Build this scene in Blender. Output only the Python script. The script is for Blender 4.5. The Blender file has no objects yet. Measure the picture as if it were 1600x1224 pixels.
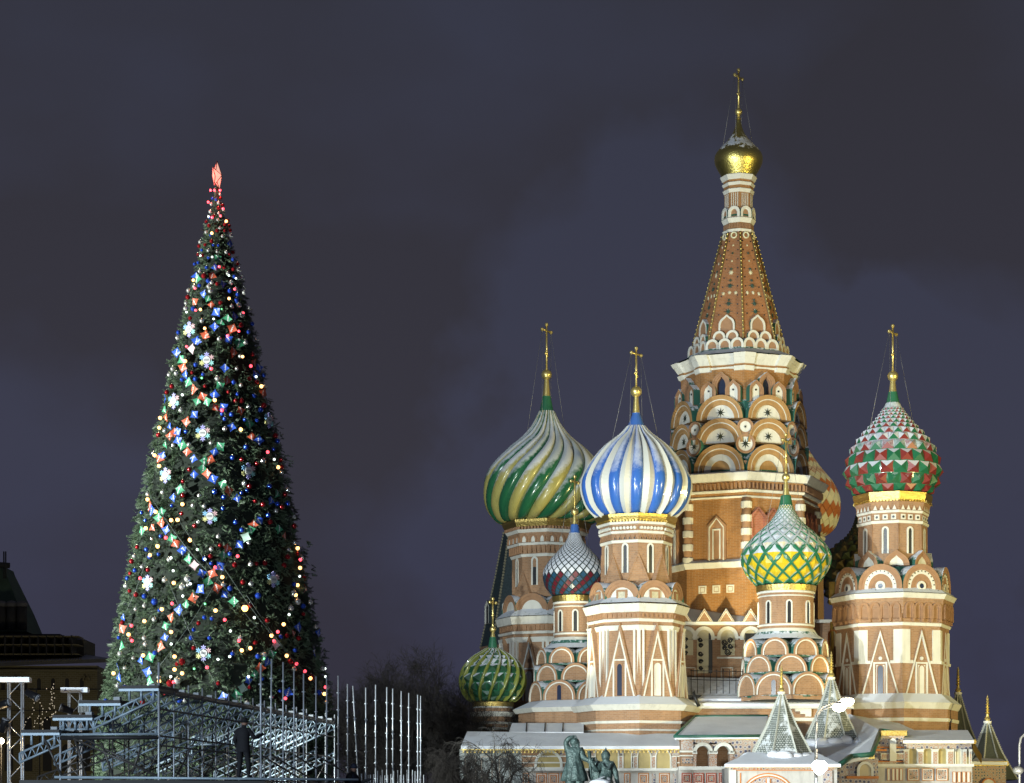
import bpy, math, random
import numpy as np
from mathutils import Vector, Matrix
random.seed(7); rng = np.random.default_rng(7)
SC = bpy.context.scene; COL = SC.collection
PI = math.pi; R_ = math.radians
# ------------------------------------------------------------------ camera, sky, lamps, exposure
F = 3600.0; HOR = 1290.0; EYE = 1.7          # focal length and horizon row in photo pixels, eye height in metres
cam = bpy.data.objects.new('camera', bpy.data.cameras.new('camera')); COL.objects.link(cam)
cam.location = (0, 0, EYE); cam.rotation_euler = (PI / 2, 0, 0)
cam.data.sensor_width = 36; cam.data.lens = 36 * F / 1600; cam.data.shift_y = (HOR - 612) / 1600
cam.data.clip_end = 3000; cam.data.clip_start = 0.5
SC.camera = cam
SC.view_settings.view_transform = 'Standard'; SC.view_settings.look = 'None'
SC.view_settings.exposure = 0; SC.view_settings.gamma = 1; SC.view_settings.use_curve_mapping = False
SC.cycles.max_bounces = 6; SC.cycles.diffuse_bounces = 2; SC.cycles.glossy_bounces = 3
SC.cycles.sample_clamp_indirect = 4

world = bpy.data.worlds.new('World'); SC.world = world; world.use_nodes = True
nt = world.node_tree; nt.nodes.clear()
def wn(t, **k):
    n = nt.nodes.new(t)
    for a, b in k.items(): setattr(n, a, b)
    return n
wl = nt.links.new
out = wn('ShaderNodeOutputWorld'); bg = wn('ShaderNodeBackground'); wl(bg.outputs[0], out.inputs[0])
tc = wn('ShaderNodeTexCoord')
mp = wn('ShaderNodeMapping'); mp.inputs['Scale'].default_value = (1, 1, 1.5); mp.inputs['Location'].default_value = (0.17, 0.3, 0.62)
wl(tc.outputs['Generated'], mp.inputs[0])
n1 = wn('ShaderNodeTexNoise'); n1.inputs['Scale'].default_value = 4.2; n1.inputs['Detail'].default_value = 5; n1.inputs['Roughness'].default_value = 0.48
wl(mp.outputs[0], n1.inputs[0])
cr = wn('ShaderNodeValToRGB'); cr.color_ramp.elements[0].position = 0.40; cr.color_ramp.elements[1].position = 0.62
cr.color_ramp.elements[0].color = (0.0345, 0.0335, 0.0455, 1); cr.color_ramp.elements[1].color = (0.041, 0.0435, 0.069, 1)
# a lit cloud bank low over the square, ragged at its rim
def wm(op, a, b=None, clamp=False):
    n = wn('ShaderNodeMath', operation=op, use_clamp=clamp)
    for i, x in enumerate((a, b)):
        if x is None: continue
        if isinstance(x, (int, float)): n.inputs[i].default_value = x
        else: wl(x, n.inputs[i])
    return n.outputs[0]
n2 = wn('ShaderNodeTexNoise'); n2.inputs['Scale'].default_value = 13; n2.inputs['Detail'].default_value = 5; n2.inputs['Roughness'].default_value = .5; wl(tc.outputs['Generated'], n2.inputs[0])
acc = wm('MULTIPLY', wm('SUBTRACT', n1.outputs[0], .42), 1.0)
for (bu, bv, br_, amp) in ((1060, 560, 330, .30), (1460, 640, 300, .27), (1150, 900, 480, .22), (60, 820, 330, .17), (480, 1180, 420, -.06), (1560, 120, 420, -.08), (650, 560, 230, -.10), (1585, 600, 90, -.12)):
    sx_ = wn('ShaderNodeSeparateXYZ'); wl(tc.outputs['Generated'], sx_.inputs[0])
    dx = wm('SUBTRACT', sx_.outputs[0], (bu - 800) / F); dz = wm('SUBTRACT', sx_.outputs[2], (HOR - bv) / F * .97); dy = wm('MULTIPLY', wm('SUBTRACT', 1.0, sx_.outputs[1]), 1.0)
    q = wm('SQRT', wm('ADD', wm('ADD', wm('MULTIPLY', dx, dx), wm('MULTIPLY', dz, dz)), wm('MULTIPLY', dy, dy)))
    q = wm('ADD', wm('DIVIDE', q, br_ / F), wm('MULTIPLY', wm('SUBTRACT', n2.outputs[0], .5), 1.3))
    f_ = wm('MULTIPLY', wm('SUBTRACT', 1.15, q), 2.4, True); acc = wm('ADD', acc, wm('MULTIPLY', f_, amp))
wl(wm('ADD', acc, .40), cr.inputs[0])
sp = wn('ShaderNodeSeparateXYZ'); wl(tc.outputs['Generated'], sp.inputs[0])
cr2 = wn('ShaderNodeValToRGB')
e = cr2.color_ramp.elements; e[0].position = 0.0; e[0].color = (0.95, 0.92, 1.12, 1); e[1].position = 0.36; e[1].color = (0.9, 0.92, 0.9, 1)
m = e.new(0.16); m.color = (1.1, 1.08, 1.1, 1)
wl(sp.outputs[2], cr2.inputs[0])
mx = wn('ShaderNodeMix', data_type='RGBA', blend_type='MULTIPLY'); mx.inputs[0].default_value = 1
wl(cr.outputs[0], mx.inputs[6]); wl(cr2.outputs[0], mx.inputs[7]); wl(mx.outputs[2], bg.inputs[0]); bg.inputs[1].default_value = 1.0

def spot(name, loc, target, power, color, size=60, blend=0.5, radius=1.0):
    l = bpy.data.lights.new(name, 'SPOT'); l.energy = power; l.color = color; l.spot_size = R_(size); l.spot_blend = blend; l.shadow_soft_size = radius
    o = bpy.data.objects.new(name, l); COL.objects.link(o); o.location = loc
    o.rotation_euler = (Vector(target) - Vector(loc)).to_track_quat('-Z', 'Y').to_euler()
    return o
COOL = (0.92, 1.0, 0.94); WARM = (1.0, 0.82, 0.30); NEUT = (1.0, 0.95, 0.76)
spot('floodlight', (-22, 122, 5), (16, 200, 25), 132000, COOL, 62, .6, 1.2)
spot('floodlight', (-38, 110, 42), (18, 205, 28), 125000, (.80, .92, 1.0), 55, .6, 1.6)
spot('floodlight', (12, 112, 4), (20, 204, 34), 58000, NEUT, 40, .6, 1.0)
spot('floodlight', (112, 122, 8), (22, 205, 32), 370000, WARM, 32, .6, 1.2)
spot('floodlight', (34, 150, 3), (24, 205, 30), 8000, NEUT, 80, .6, 0.8)
spot('floodlight', (29, 191, 9), (24, 214, 38), 46000, (1.0, .84, .36), 48, .8, 0.4)
spot('floodlight', (40.5, 221, 8), (22, 214, 34), 20000, (1.0, .82, .30), 60, .8, 0.4)
spot('floodlight', (17.6, 189.5, 12), (19.5, 214, 31), 20000, (1.0, .84, .42), 33, .5, 0.4)
spot('floodlight', (1, 190, 9), (17, 214, 40), 12000, (1.0, .93, .6), 36, .8, 0.4)
spot('floodlight', (-74, 70, 9), (-14, 110, 18), 660000, (0.93, 1.0, 0.95), 55, .6, 0.8)
spot('floodlight', (-24, 44, 8), (-8, 82, 5), 24000, (0.74, 0.88, 1.0), 48, .6, 0.5)
spot('floodlight', (-30, 150, 3), (-44, 184, 8), 3500, (1.0, 0.86, 0.5), 90, .7, 0.8)  # added warm fill on the arcade building, standing in for streetlights

# ------------------------------------------------------------------ materials
MATS = {}
def mat(name, color, rough=0.6, metal=0.0, snow=None, brick=None, noise=0.0, nscale=3.0, emit=None, bump=0.0, coat=0.0, streak=0.0):
    if name in MATS: return MATS[name]
    m = bpy.data.materials.new(name); m.use_nodes = True; t = m.node_tree; N = t.nodes; L = t.links.new
    b = N['Principled BSDF']; b.inputs['Roughness'].default_value = rough; b.inputs['Metallic'].default_value = metal
    b.inputs['Base Color'].default_value = (*color, 1)
    if coat: b.inputs['Coat Weight'].default_value = coat; b.inputs['Coat Roughness'].default_value = 0.08
    cur = None
    geo = N.new('ShaderNodeNewGeometry')
    def math_(op, a, b_=None, clamp=False):
        n = N.new('ShaderNodeMath'); n.operation = op; n.use_clamp = clamp
        for i, x in enumerate((a, b_)):
            if x is None: continue
            if isinstance(x, (int, float)): n.inputs[i].default_value = x
            else: L(x, n.inputs[i])
        return n.outputs[0]
    def mixc(f, a, b_, mode='MIX'):
        n = N.new('ShaderNodeMix'); n.data_type = 'RGBA'; n.blend_type = mode
        for i, x in ((0, f), (6, a), (7, b_)):
            if isinstance(x, (int, float)): n.inputs[i].default_value = x
            elif isinstance(x, tuple): n.inputs[i].default_value = (*x[:3], 1)
            else: L(x, n.inputs[i])
        return n.outputs[2]
    if brick:                                  # 'tower' wraps courses round an axis, 'wall' lays them on a plane
        tc = N.new('ShaderNodeTexCoord'); s = N.new('ShaderNodeSeparateXYZ'); c = N.new('ShaderNodeCombineXYZ')
        L(tc.outputs['Object'], s.inputs[0])
        if brick == 'tower':
            ang = math_('ARCTAN2', s.outputs[0], s.outputs[1]); L(math_('MULTIPLY', ang, 4.6), c.inputs[0])
        else: L(math_('ADD', s.outputs[0], s.outputs[1]), c.inputs[0])
        L(s.outputs[2], c.inputs[1])
        bt = N.new('ShaderNodeTexBrick'); L(c.outputs[0], bt.inputs[0])
        bt.inputs['Scale'].default_value = 1; bt.inputs['Brick Width'].default_value = 0.36; bt.inputs['Row Height'].default_value = 0.15
        bt.inputs['Mortar Size'].default_value = 0.019; bt.inputs['Mortar Smooth'].default_value = 0.3
        bt.inputs['Color1'].default_value = (*[x * 0.86 for x in color], 1); bt.inputs['Color2'].default_value = (*[min(1, x * 1.14) for x in color], 1)
        bt.inputs['Mortar'].default_value = (color[0] * .7 + .12, color[1] * .7 + .12, color[2] * .7 + .1, 1)
        cur = bt.outputs[0]
    if noise:
        n = N.new('ShaderNodeTexNoise'); n.inputs['Scale'].default_value = nscale; n.inputs['Detail'].default_value = 5; L(geo.outputs['Position'], n.inputs[0])
        k = math_('ADD', math_('MULTIPLY', n.outputs[0], 2 * noise), 1 - noise)
        cc = N.new('ShaderNodeCombineColor'); [L(k, cc.inputs[i]) for i in range(3)]
        cur = mixc(1.0, cur if cur else color, cc.outputs[0], 'MULTIPLY')
    if streak:                                 # rain streaks and soot, longer than wide
        mpn = N.new('ShaderNodeMapping'); mpn.inputs['Scale'].default_value = (1.6, 1.6, .22); L(geo.outputs['Position'], mpn.inputs[0])
        n = N.new('ShaderNodeTexNoise'); n.inputs['Scale'].default_value = 1.5; n.inputs['Detail'].default_value = 6; n.inputs['Roughness'].default_value = .65; L(mpn.outputs[0], n.inputs[0])
        f = math_('MULTIPLY', math_('SUBTRACT', n.outputs[0], .50), 4.0, True)
        cur = mixc(math_('MULTIPLY', f, streak), cur if cur else color, tuple(x * .45 for x in color))
    if snow:                                   # snow lies where a surface faces up enough; ragged edge
        th, wid, rag, cov = snow
        s = N.new('ShaderNodeSeparateXYZ'); L(geo.outputs['Normal'], s.inputs[0])
        n = N.new('ShaderNodeTexNoise'); n.inputs['Scale'].default_value = 2.2; n.inputs['Detail'].default_value = 7; n.inputs['Roughness'].default_value = 0.7; L(geo.outputs['Position'], n.inputs[0])
        f = math_('ADD', s.outputs[2], math_('MULTIPLY', math_('SUBTRACT', n.outputs[0], 0.5), rag))
        f = math_('MULTIPLY', math_('SUBTRACT', f, th), 1.0 / wid, True)
        f = math_('MULTIPLY', f, cov)
        cur = mixc(f, cur if cur else color, (0.72, 0.77, 0.86))
        r = math_('ADD', math_('MULTIPLY', f, 0.8 - rough), rough); L(r, b.inputs['Roughness'])
        if metal: L(math_('MULTIPLY', math_('SUBTRACT', 1.0, f), metal), b.inputs['Metallic'])
    if cur: L(cur, b.inputs['Base Color'])
    if bump:
        n = N.new('ShaderNodeTexNoise'); n.inputs['Scale'].default_value = 6; n.inputs['Detail'].default_value = 4; L(geo.outputs['Position'], n.inputs[0])
        bp = N.new('ShaderNodeBump'); bp.inputs['Strength'].default_value = bump; bp.inputs['Distance'].default_value = 0.1; L(n.outputs[0], bp.inputs['Height']); L(bp.outputs[0], b.inputs['Normal'])
    if emit:
        b.inputs['Emission Color'].default_value = (*emit[0], 1); b.inputs['Emission Strength'].default_value = emit[1]
    MATS[name] = m; return m
BR = mat('brick_tower', (0.355, 0.20, 0.108), .85, streak=.4, brick='tower', noise=.22, nscale=.5)
BRF = mat('brick_flat', (0.355, 0.20, 0.108), .85, streak=.4, brick='wall', noise=.22, nscale=.5)
BRD = mat('brick_ochre', (0.35, 0.16, 0.045), .85, streak=.5, brick='tower', noise=.22, nscale=.5)
BRR = mat('brick_red_flat', (0.33, 0.11, 0.065), .85, brick='wall', noise=.2, nscale=.6)
BRP = mat('brick_plain', (0.365, 0.21, 0.118), .85, noise=.25, nscale=2.5)
WH = mat('white_lime', (0.72, 0.72, 0.66), .8, streak=.4, noise=.12, nscale=1.2)
WHS = mat('white_lime_snow', (0.72, 0.72, 0.68), .8, snow=(.35, .2, .5, .9), noise=.12, nscale=1.2)
GRN = mat('green_roof', (0.03, 0.13, 0.10), .6, snow=(.52, .12, 1.6, .95), noise=.2)
GRNP = mat('green_paint', (0.03, 0.12, 0.085), .45, noise=.2)
DRK = mat('dark_opening', (0.02, 0.022, 0.026), .35)
GLS = mat('blue_glass', (0.025, 0.035, 0.07), .15)
SNOW = mat('snow', (0.72, 0.76, 0.84), .85, noise=.08, nscale=1.5, bump=.25)
SNOWR = mat('snowy_metal_roof', (0.10, 0.13, 0.13), .6, snow=(.15, .25, .5, .97), noise=.12, nscale=1)
GOLD = mat('gold', (0.95, 0.78, 0.30), .36, .85, bump=.1)
GOLDR = mat('gold_leaf_rough', (0.66, 0.50, 0.17), .45, 1.0, bump=.5)
GOLDS = mat('gold_dome', (0.82, 0.70, 0.22), .36, 1.0, snow=(.62, .05, 1.1, .95), bump=.35)
NECKG = mat('green_collar', (0.03, 0.15, 0.08), .4)
NECKB = mat('blue_collar', (0.05, 0.14, 0.45), .4)
BLK = mat('black_metal', (0.012, 0.012, 0.014), .5)
WIRE = mat('wire', (0.3, 0.3, 0.3), .5, .5)

# ------------------------------------------------------------------ mesh helpers
class MB:
    def __init__(s): s.v = []; s.f = []; s.mi = []; s.sm = []; s.mats = []
    def add(s, v, f, m, smooth=False):
        if m not in s.mats: s.mats.append(m)
        k = s.mats.index(m); b = len(s.v); s.v += [tuple(p) for p in v]
        for q in f: s.f.append(tuple(b + i for i in q)); s.mi.append(k); s.sm.append(smooth)
    def box(s, a, b, m):
        x0, y0, z0 = a; x1, y1, z1 = b
        s.add([(x0,y0,z0),(x1,y0,z0),(x1,y1,z0),(x0,y1,z0),(x0,y0,z1),(x1,y0,z1),(x1,y1,z1),(x0,y1,z1)],
              [(0,3,2,1),(4,5,6,7),(0,1,5,4),(1,2,6,5),(2,3,7,6),(3,0,4,7)], m)
    def tube(s, pts, r, m, n=6, cap=True, smooth=True):
        pts = [Vector(p) for p in pts]; rs = r if isinstance(r, (list, tuple)) else [r] * len(pts)
        V = []; Fc = []; prev = None
        for i, p in enumerate(pts):
            d = (pts[min(i + 1, len(pts) - 1)] - pts[max(i - 1, 0)]).normalized()
            a = d.cross(Vector((0, 0, 1))) if abs(d.z) < .95 else d.cross(Vector((0, 1, 0)))
            if prev is not None and prev.cross(d).length > .05: a = d.cross(prev.cross(d)) * 1.0
            a.normalize(); prev = a; b = d.cross(a)
            for k in range(n):
                t = 2 * PI * k / n; V.append(p + (a * math.cos(t) + b * math.sin(t)) * rs[i])
        for i in range(len(pts) - 1):
            for k in range(n): Fc.append((i*n+k, i*n+(k+1) % n, (i+1)*n+(k+1) % n, (i+1)*n+k))
        if cap: Fc.append(tuple(range(n - 1, -1, -1))); Fc.append(tuple((len(pts)-1)*n+k for k in range(n)))
        s.add(V, Fc, m, smooth)
    def lathe(s, pts, mats, n=8, rot=0.0, smooth=False, c=(0, 0)):      # pts (r, z); vertex 0 faces -Y
        V = []; 
        for r, z in pts:
            for k in range(n):
                a = rot + 2 * PI * k / n; V.append((c[0] + r * math.sin(a), c[1] - r * math.cos(a), z))
        for i in range(len(pts) - 1):
            mm = mats[i] if isinstance(mats, list) else mats
            up = [(i*n+k, i*n+(k+1) % n, (i+1)*n+(k+1) % n, (i+1)*n+k) for k in range(n)]
            s.add([V[j] for j in range(i*n, (i+2)*n)], [tuple(q - i*n for q in f) for f in up], mm, smooth)
    def sphere(s, c, r, m, n=10, k=6, smooth=True, sz=1.0):
        s.lathe([(max(1e-4, r * math.sin(PI * j / k)), c[2] - r * sz * math.cos(PI * j / k)) for j in range(k + 1)], m, n, 0, smooth, (c[0], c[1]))
    def mesh(s, name):
        me = bpy.data.meshes.new(name); me.from_pydata(s.v, [], s.f)
        for m in s.mats: me.materials.append(m)
        me.polygons.foreach_set('material_index', s.mi); me.polygons.foreach_set('use_smooth', s.sm); me.update(); return me
    def build(s, name, parent=None, loc=(0, 0, 0), rot=0.0, kind=None):
        return obj(name, s.mesh(name), parent, loc, rot, kind)
def obj(name, me, parent=None, loc=(0, 0, 0), rot=0.0, kind=None):
    o = bpy.data.objects.new(name, me); COL.objects.link(o); o.location = loc
    if isinstance(rot, (tuple, list)): o.rotation_euler = rot
    else: o.rotation_euler = (0, 0, rot)
    if parent: o.parent = parent
    if kind: o['kind'] = kind
    return o
def tag(o, label, cat, group=None):
    o['label'] = label; o['category'] = cat
    if group: o['group'] = group
    return o
def empty(name, loc=(0, 0, 0), rot=0.0, parent=None):
    o = bpy.data.objects.new(name, None); COL.objects.link(o); o.location = loc; o.rotation_euler = (0, 0, rot); o.parent = parent
    o.empty_display_size = .5; return o
def W(u, v, Y): return Vector(((u - 800) * Y / F, Y, EYE + (HOR - v) * Y / F))

def outline(kind, w, h, n=18):
    if kind == 'round':
        st = max(0, h - w); e = min(h, w); P = [(-w, 0)] if st > 0 else []
        P += [(-w * math.cos(PI * i / n), st + e * math.sin(PI * i / n)) for i in range(n + 1)]
        if st > 0: P.append((w, 0))
        return P, (0, 0), False
    if kind == 'ogee':
        P = []; st = max(0, h - 1.25 * w); hh = h - st
        if st > 0: P.append((-w, 0))
        for i in range(n + 1):
            t = -1 + 2 * i / n; a = abs(t)
            z = math.sqrt(max(0, 1 - a ** 2)) * hh * .80 + hh * .20 * max(0, 1 - a / .3) ** 1.6
            P.append((w * math.sin(t * PI / 2) if a > .3 else w * math.sin(t * PI / 2), st + (hh * .80 * math.cos(t * PI / 2) + hh * .20 * max(0, 1 - a / .28) ** 1.5)))
        if st > 0: P.append((w, 0))
        return P, (0, 0), False
    if kind == 'tri': return [(-w, 0), (0, h), (w, 0)], (0, 0), False
    if kind == 'house': return [(-w, 0), (-w, h - w), (0, h), (w, h - w), (w, 0)], (0, 0), False
    if kind == 'rect': return [(-w, 0), (-w, h), (w, h), (w, 0)], (0, 0), False
    if kind == 'circle':
        return [(-w * math.cos(2 * PI * i / 20), h / 2 + w * math.sin(2 * PI * i / 20)) for i in range(20)], (0, h / 2), True
def panel_mesh(name, kind, w, h, prof, depth, s, n=18, closed=False):
    """solid plate with stepped concentric bands; prof = [(inset, forward, material)...], last one fills the middle; front faces -Y"""
    P, c, cl = outline(kind, w, h, n); cl = cl or closed; mb = MB()
    def ring(t, y):
        if kind == 'tri': sx = sz = (w - t) / w
        elif kind == 'circle': sx = sz = (w - t) / w
        else: sx = (w - t) / w; sz = (h - t) / h
        lift = 0
        if closed and kind in ('rect',): sz = (h - 2 * t) / h; lift = t
        return [((c[0] + (x - c[0]) * sx) * s, -y * s, (c[1] + (z - c[1]) * sz + lift) * s) for x, z in P]
    m0 = prof[0][2]; back = prof[0][3] if len(prof[0]) > 3 else m0
    rows = [(ring(0, -depth), None), (ring(prof[0][0], prof[0][1]), back)]
    for i in range(1, len(prof)):
        rows.append((ring(prof[i][0], prof[i-1][1]), prof[i-1][2]))
        if abs(prof[i][1] - prof[i-1][1]) > 1e-6: rows.append((ring(prof[i][0], prof[i][1]), prof[i][2] if prof[i][1] > prof[i-1][1] else prof[i-1][2]))
    k = len(P)
    for (a, _), (b, m) in zip(rows, rows[1:]):
        idx = range(k if cl else k - 1)
        mb.add(a + b, [(i, (i+1) % k, k + (i+1) % k, k + i) for i in idx], m)
    last = rows[-1][0]; mb.add(last, [tuple(range(k - 1, -1, -1))], prof[-1][2])
    if not cl:     # soffit at the bottom so the plate is not open from below
        a, b = rows[0][0], rows[1][0]; mb.add([a[0], a[-1], b[-1], b[0]], [(0, 1, 2, 3)], m0)
    me = mb.mesh(name); return me
# ------------------------------------------------------------------ the ground
g = MB(); g.add([(-900, -60, 0), (900, -60, 0), (900, 1400, 0), (-900, 1400, 0)], [(0, 1, 2, 3)], mat('packed_snow', (0.34, 0.36, 0.40), .9, noise=.3, nscale=.3, bump=.3))
g.build('ground', kind='structure')

# ------------------------------------------------------------------ the cathedral
cath = empty('cathedral', (0, 0, 0))
tag(cath, 'floodlit brick cathedral with white trim and nine differently coloured onion domes under patches of snow', 'cathedral')
OCT = [22.5 + 45 * k for k in range(8)]
FRONT = [a for a in [-157.5 + 45 * k for k in range(8)] if abs(a) < 120]
VERT = [a for a in [-180 + 45 * k for k in range(8)] if abs(a) < 130]
def catmull(P, n=6):
    out = []; P = [P[0]] + list(P) + [P[-1]]
    for i in range(1, len(P) - 2):
        p0, p1, p2, p3 = P[i-1], P[i], P[i+1], P[i+2]
        for j in range(n):
            t = j / n
            out.append(tuple(.5 * ((2*p1[k]) + (-p0[k]+p2[k])*t + (2*p0[k]-5*p1[k]+4*p2[k]-p3[k])*t*t + (-p0[k]+3*p1[k]-3*p2[k]+p3[k])*t**3) for k in (0, 1)))
    out.append(tuple(P[-2])); return out
class Tower:
    def __init__(s, name, u, Y, label, rot=0.0):
        s.s = Y / F; s.Y = Y; s.Ye = Y - 1.2; s.rot = R_(rot)
        s.e = empty(name, ((u - 800) * Y / F, Y, 0), 0, cath)
        if label: s.e['label'] = label
    def z(s, v): return EYE + (HOR - v) * s.Ye / F
    def lathe(s, name, pts, mats, n=8, rot=None, smooth=False, kind=None):      # pts (v, half width px), any order
        mb = MB(); mb.lathe([(hw * s.s, s.z(v)) for v, hw in pts], mats, n, s.rot if rot is None else rot, smooth)
        return mb.build(name, s.e, kind=kind)
    def band(s, v0, v1, h0, h1, m=None, name='cornice', n=8, inn=None, smooth=False):   # v0 top, v1 bottom
        i = inn if inn else min(h0, h1) * .86; m = m or WH
        return s.lathe(name, [(v0 - 1.2, i), (v0, h0 - .6), (v0 + .8, h0), (v1 - .6, h1), (v1, h1 - .4), (v1, i)], [WHS if m is WH else m] + [m] * 4, n, None, smooth)
    def panel(s, name, angs, ap, v, w, h, kind, prof, depth=6, n=18, closed=False, du=0, zb=None):
        me = panel_mesh(name, kind, w, h, prof, depth, s.s, n, closed)
        z = s.z(v) if zb is None else zb
        for a in angs:
            t = R_(a) + s.rot; d = du * s.s
            obj(name, me, s.e, (ap * s.s * math.sin(t) + d * math.cos(t), -ap * s.s * math.cos(t) + d * math.sin(t), z), t)
    def boxes(s, name, angs, ap, v0, v1, w, dep, per, span, m, skew=0):   # a row of small blocks on each face, one mesh per face
        z0, z1 = s.z(v1), s.z(v0)
        mb = MB()
        for i in range(per):
            x = (-span + (2 * span) * (i + .5) / per) * s.s; hw = w / 2 * s.s
            mb.box((x - hw, -dep * s.s, 0), (x + hw, .5, z1 - z0), m)
        me = mb.mesh(name)
        for a in angs:
            t = R_(a) + s.rot; obj(name, me, s.e, (ap * s.s * math.sin(t), -ap * s.s * math.cos(t), z0), t)
    def finish(s, vtop, vbar, vpost, vorb, rorb, vneck, hneck, vcol, hcol, colmat, barw=14, turn=55, wires=None, lean=0):
        k = s.s; mb = MB()
        zt, zb, zp = s.z(vtop), s.z(vbar), s.z(vpost); r = max(.05, 1.6 * k)
        mb.tube([(0, 0, zp), (0, 0, zt)], r, GOLD, 6); 
        t = R_(turn); d = Vector((math.cos(t), math.sin(t), 0)) * barw * k
        mb.tube([-d + Vector((0, 0, zb)), d + Vector((0, 0, zb))], r * .9, GOLD, 6)
        for p in (-d + Vector((0, 0, zb)), d + Vector((0, 0, zb)), Vector((0, 0, zt))): mb.sphere(p, r * 1.9, GOLD, 8, 5)
        zm = zb + (zp - zb) * .62; d2 = Vector((math.cos(t), math.sin(t), 0)) * barw * .38 * k
        mb.tube([-d2 + Vector((0, 0, zm + .12)), d2 + Vector((0, 0, zm - .12))], r * .8, GOLD, 6)
        mb.sphere((0, 0, s.z(vbar + (vpost - vbar) * .55)), r * 1.7, GOLD, 8, 5)
        mb.build('cross', s.e)
        mb = MB(); mb.sphere((0, 0, s.z(vorb)), rorb * k, GOLD, 20, 12); mb.build('orb', s.e)
        s.lathe('gilded_neck', [(vpost - 2, 2), (vorb + rorb * .8, hneck[0]), (vneck, hneck[1])], GOLD, 16, 0, True)
        s.lathe('collar', [(vneck, hneck[1] + 1), (vneck + 1, hcol[0]), (vcol, hcol[1]), (vcol + 2.5, hcol[1] + 1)], colmat, 16, 0, True)
        if wires:
            vw, hw = wires
            for i, a in enumerate((turn + 20, turn + 160, turn + 200, turn + 340)):
                q = R_(a); sd = -1 if i in (1, 2) else 1; mb = MB()
                p1 = sd * d + Vector((0, 0, zb)); p0 = Vector((math.cos(q) * hw * k, math.sin(q) * hw * k, s.z(vw)))
                mb.tube([p0, p1], .018, WIRE, 3); mb.build('stay_wire', s.e)
class Prof:
    def __init__(s, T, pts):      # pts (v, hw) bottom to top
        P = catmull([(hw * T.s, T.z(v)) for v, hw in pts]); s.P = P; s.T = T
        L = [0]
        for a, b in zip(P, P[1:]): L.append(L[-1] + math.dist(a, b))
        s.L = L; s.len = L[-1]
    def at(s, l):
        l = min(max(l, 0), s.len - 1e-5); i = int(np.searchsorted(s.L, l, side='right')) - 1; i = min(i, len(s.P) - 2)
        t = (l - s.L[i]) / max(1e-9, s.L[i+1] - s.L[i]); a, b = s.P[i], s.P[i+1]
        dr, dz = b[0]-a[0], b[1]-a[1]; q = math.hypot(dr, dz)
        return a[0] + dr * t, a[1] + dz * t, dz / q, -dr / q      # r, z, outward normal (nr, nz)
def pt(pr, l, a, off=0):
    r, z, nr, nz = pr.at(l); r += nr * off; z += nz * off
    return (r * math.sin(a), -r * math.cos(a), z)
def core(T, pr, m, k=-.04, n=48):
    mb = MB(); P = []
    for i in range(61):
        r, z, nr, nz = pr.at(pr.len * i / 60); P.append((max(.02, r + nr * k), z + nz * k))
    P = [(P[0][0] * .7, P[0][1] - .05)] + P
    mb.lathe(P, m, n, 0, True); return mb.build('dome', T.e)
def rib_dome(T, pr, n, mats, twist, bulge, seg=6, wedge=None, gap=0.0, name='dome_rib', l0=0.0, l1=1.0, limit=None, m_=30):
    """n raised ribs; twist(t) in radians; bulge in metres; each rib is an object, rotated copies of shared meshes"""
    base = []
    for q, mm in enumerate(mats):
        V = []; Fc = []; sg = seg[q] if isinstance(seg, list) else seg; m = m_
        for i in range(m + 1):
            t = l0 + (l1 - l0) * i / m; l = pr.len * t; r = pr.at(l)[0]
            for j in range(sg + 1):
                x = -1 + 2 * j / sg; a = twist(t) + x * (PI / n) * (1 - gap)
                if wedge and wedge[q]: o = bulge * 1.05 * (1 - abs(x)) ; o += .02
                else: o = bulge * math.sqrt(max(0, 1 - x * x))
                o *= min(1, r / (pr.rmax * .55)) ; sh = 1.0
                ll = l
                if i == 0: o *= (.15 if not (wedge and wedge[q]) else .9)
                if i == 1 and not (wedge and wedge[q]): o *= .75
                if wedge and wedge[q] and i < 4: ll = l + abs(x) * (4 - i) / 4 * pr.len * .02
                V.append(pt(pr, ll, a, o - (.02 if abs(x) > .99 else 0)))
        for i in range(m):
            for j in range(sg): Fc.append((i*(sg+1)+j, i*(sg+1)+j+1, (i+1)*(sg+1)+j+1, (i+1)*(sg+1)+j))
        mb = MB(); mb.add(V, Fc, mm, not (wedge and wedge[q])); base.append(mb.mesh(name))
    for k in range(n): obj(name, base[k % len(mats)], T.e, (0, 0, 0), 2 * PI * k / n)
def rows_of(pr, n, asp, r_end, l0=0.0):
    ls = [l0 * pr.len]
    while ls[-1] < pr.len * .985:
        r = pr.at(ls[-1])[0]
        if r < r_end and len(ls) > 3: break
        ls.append(ls[-1] + asp * 2 * PI * r / n)
    return ls
JOINT = mat('dark_joint', (0.02, 0.035, 0.04), .6)
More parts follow.
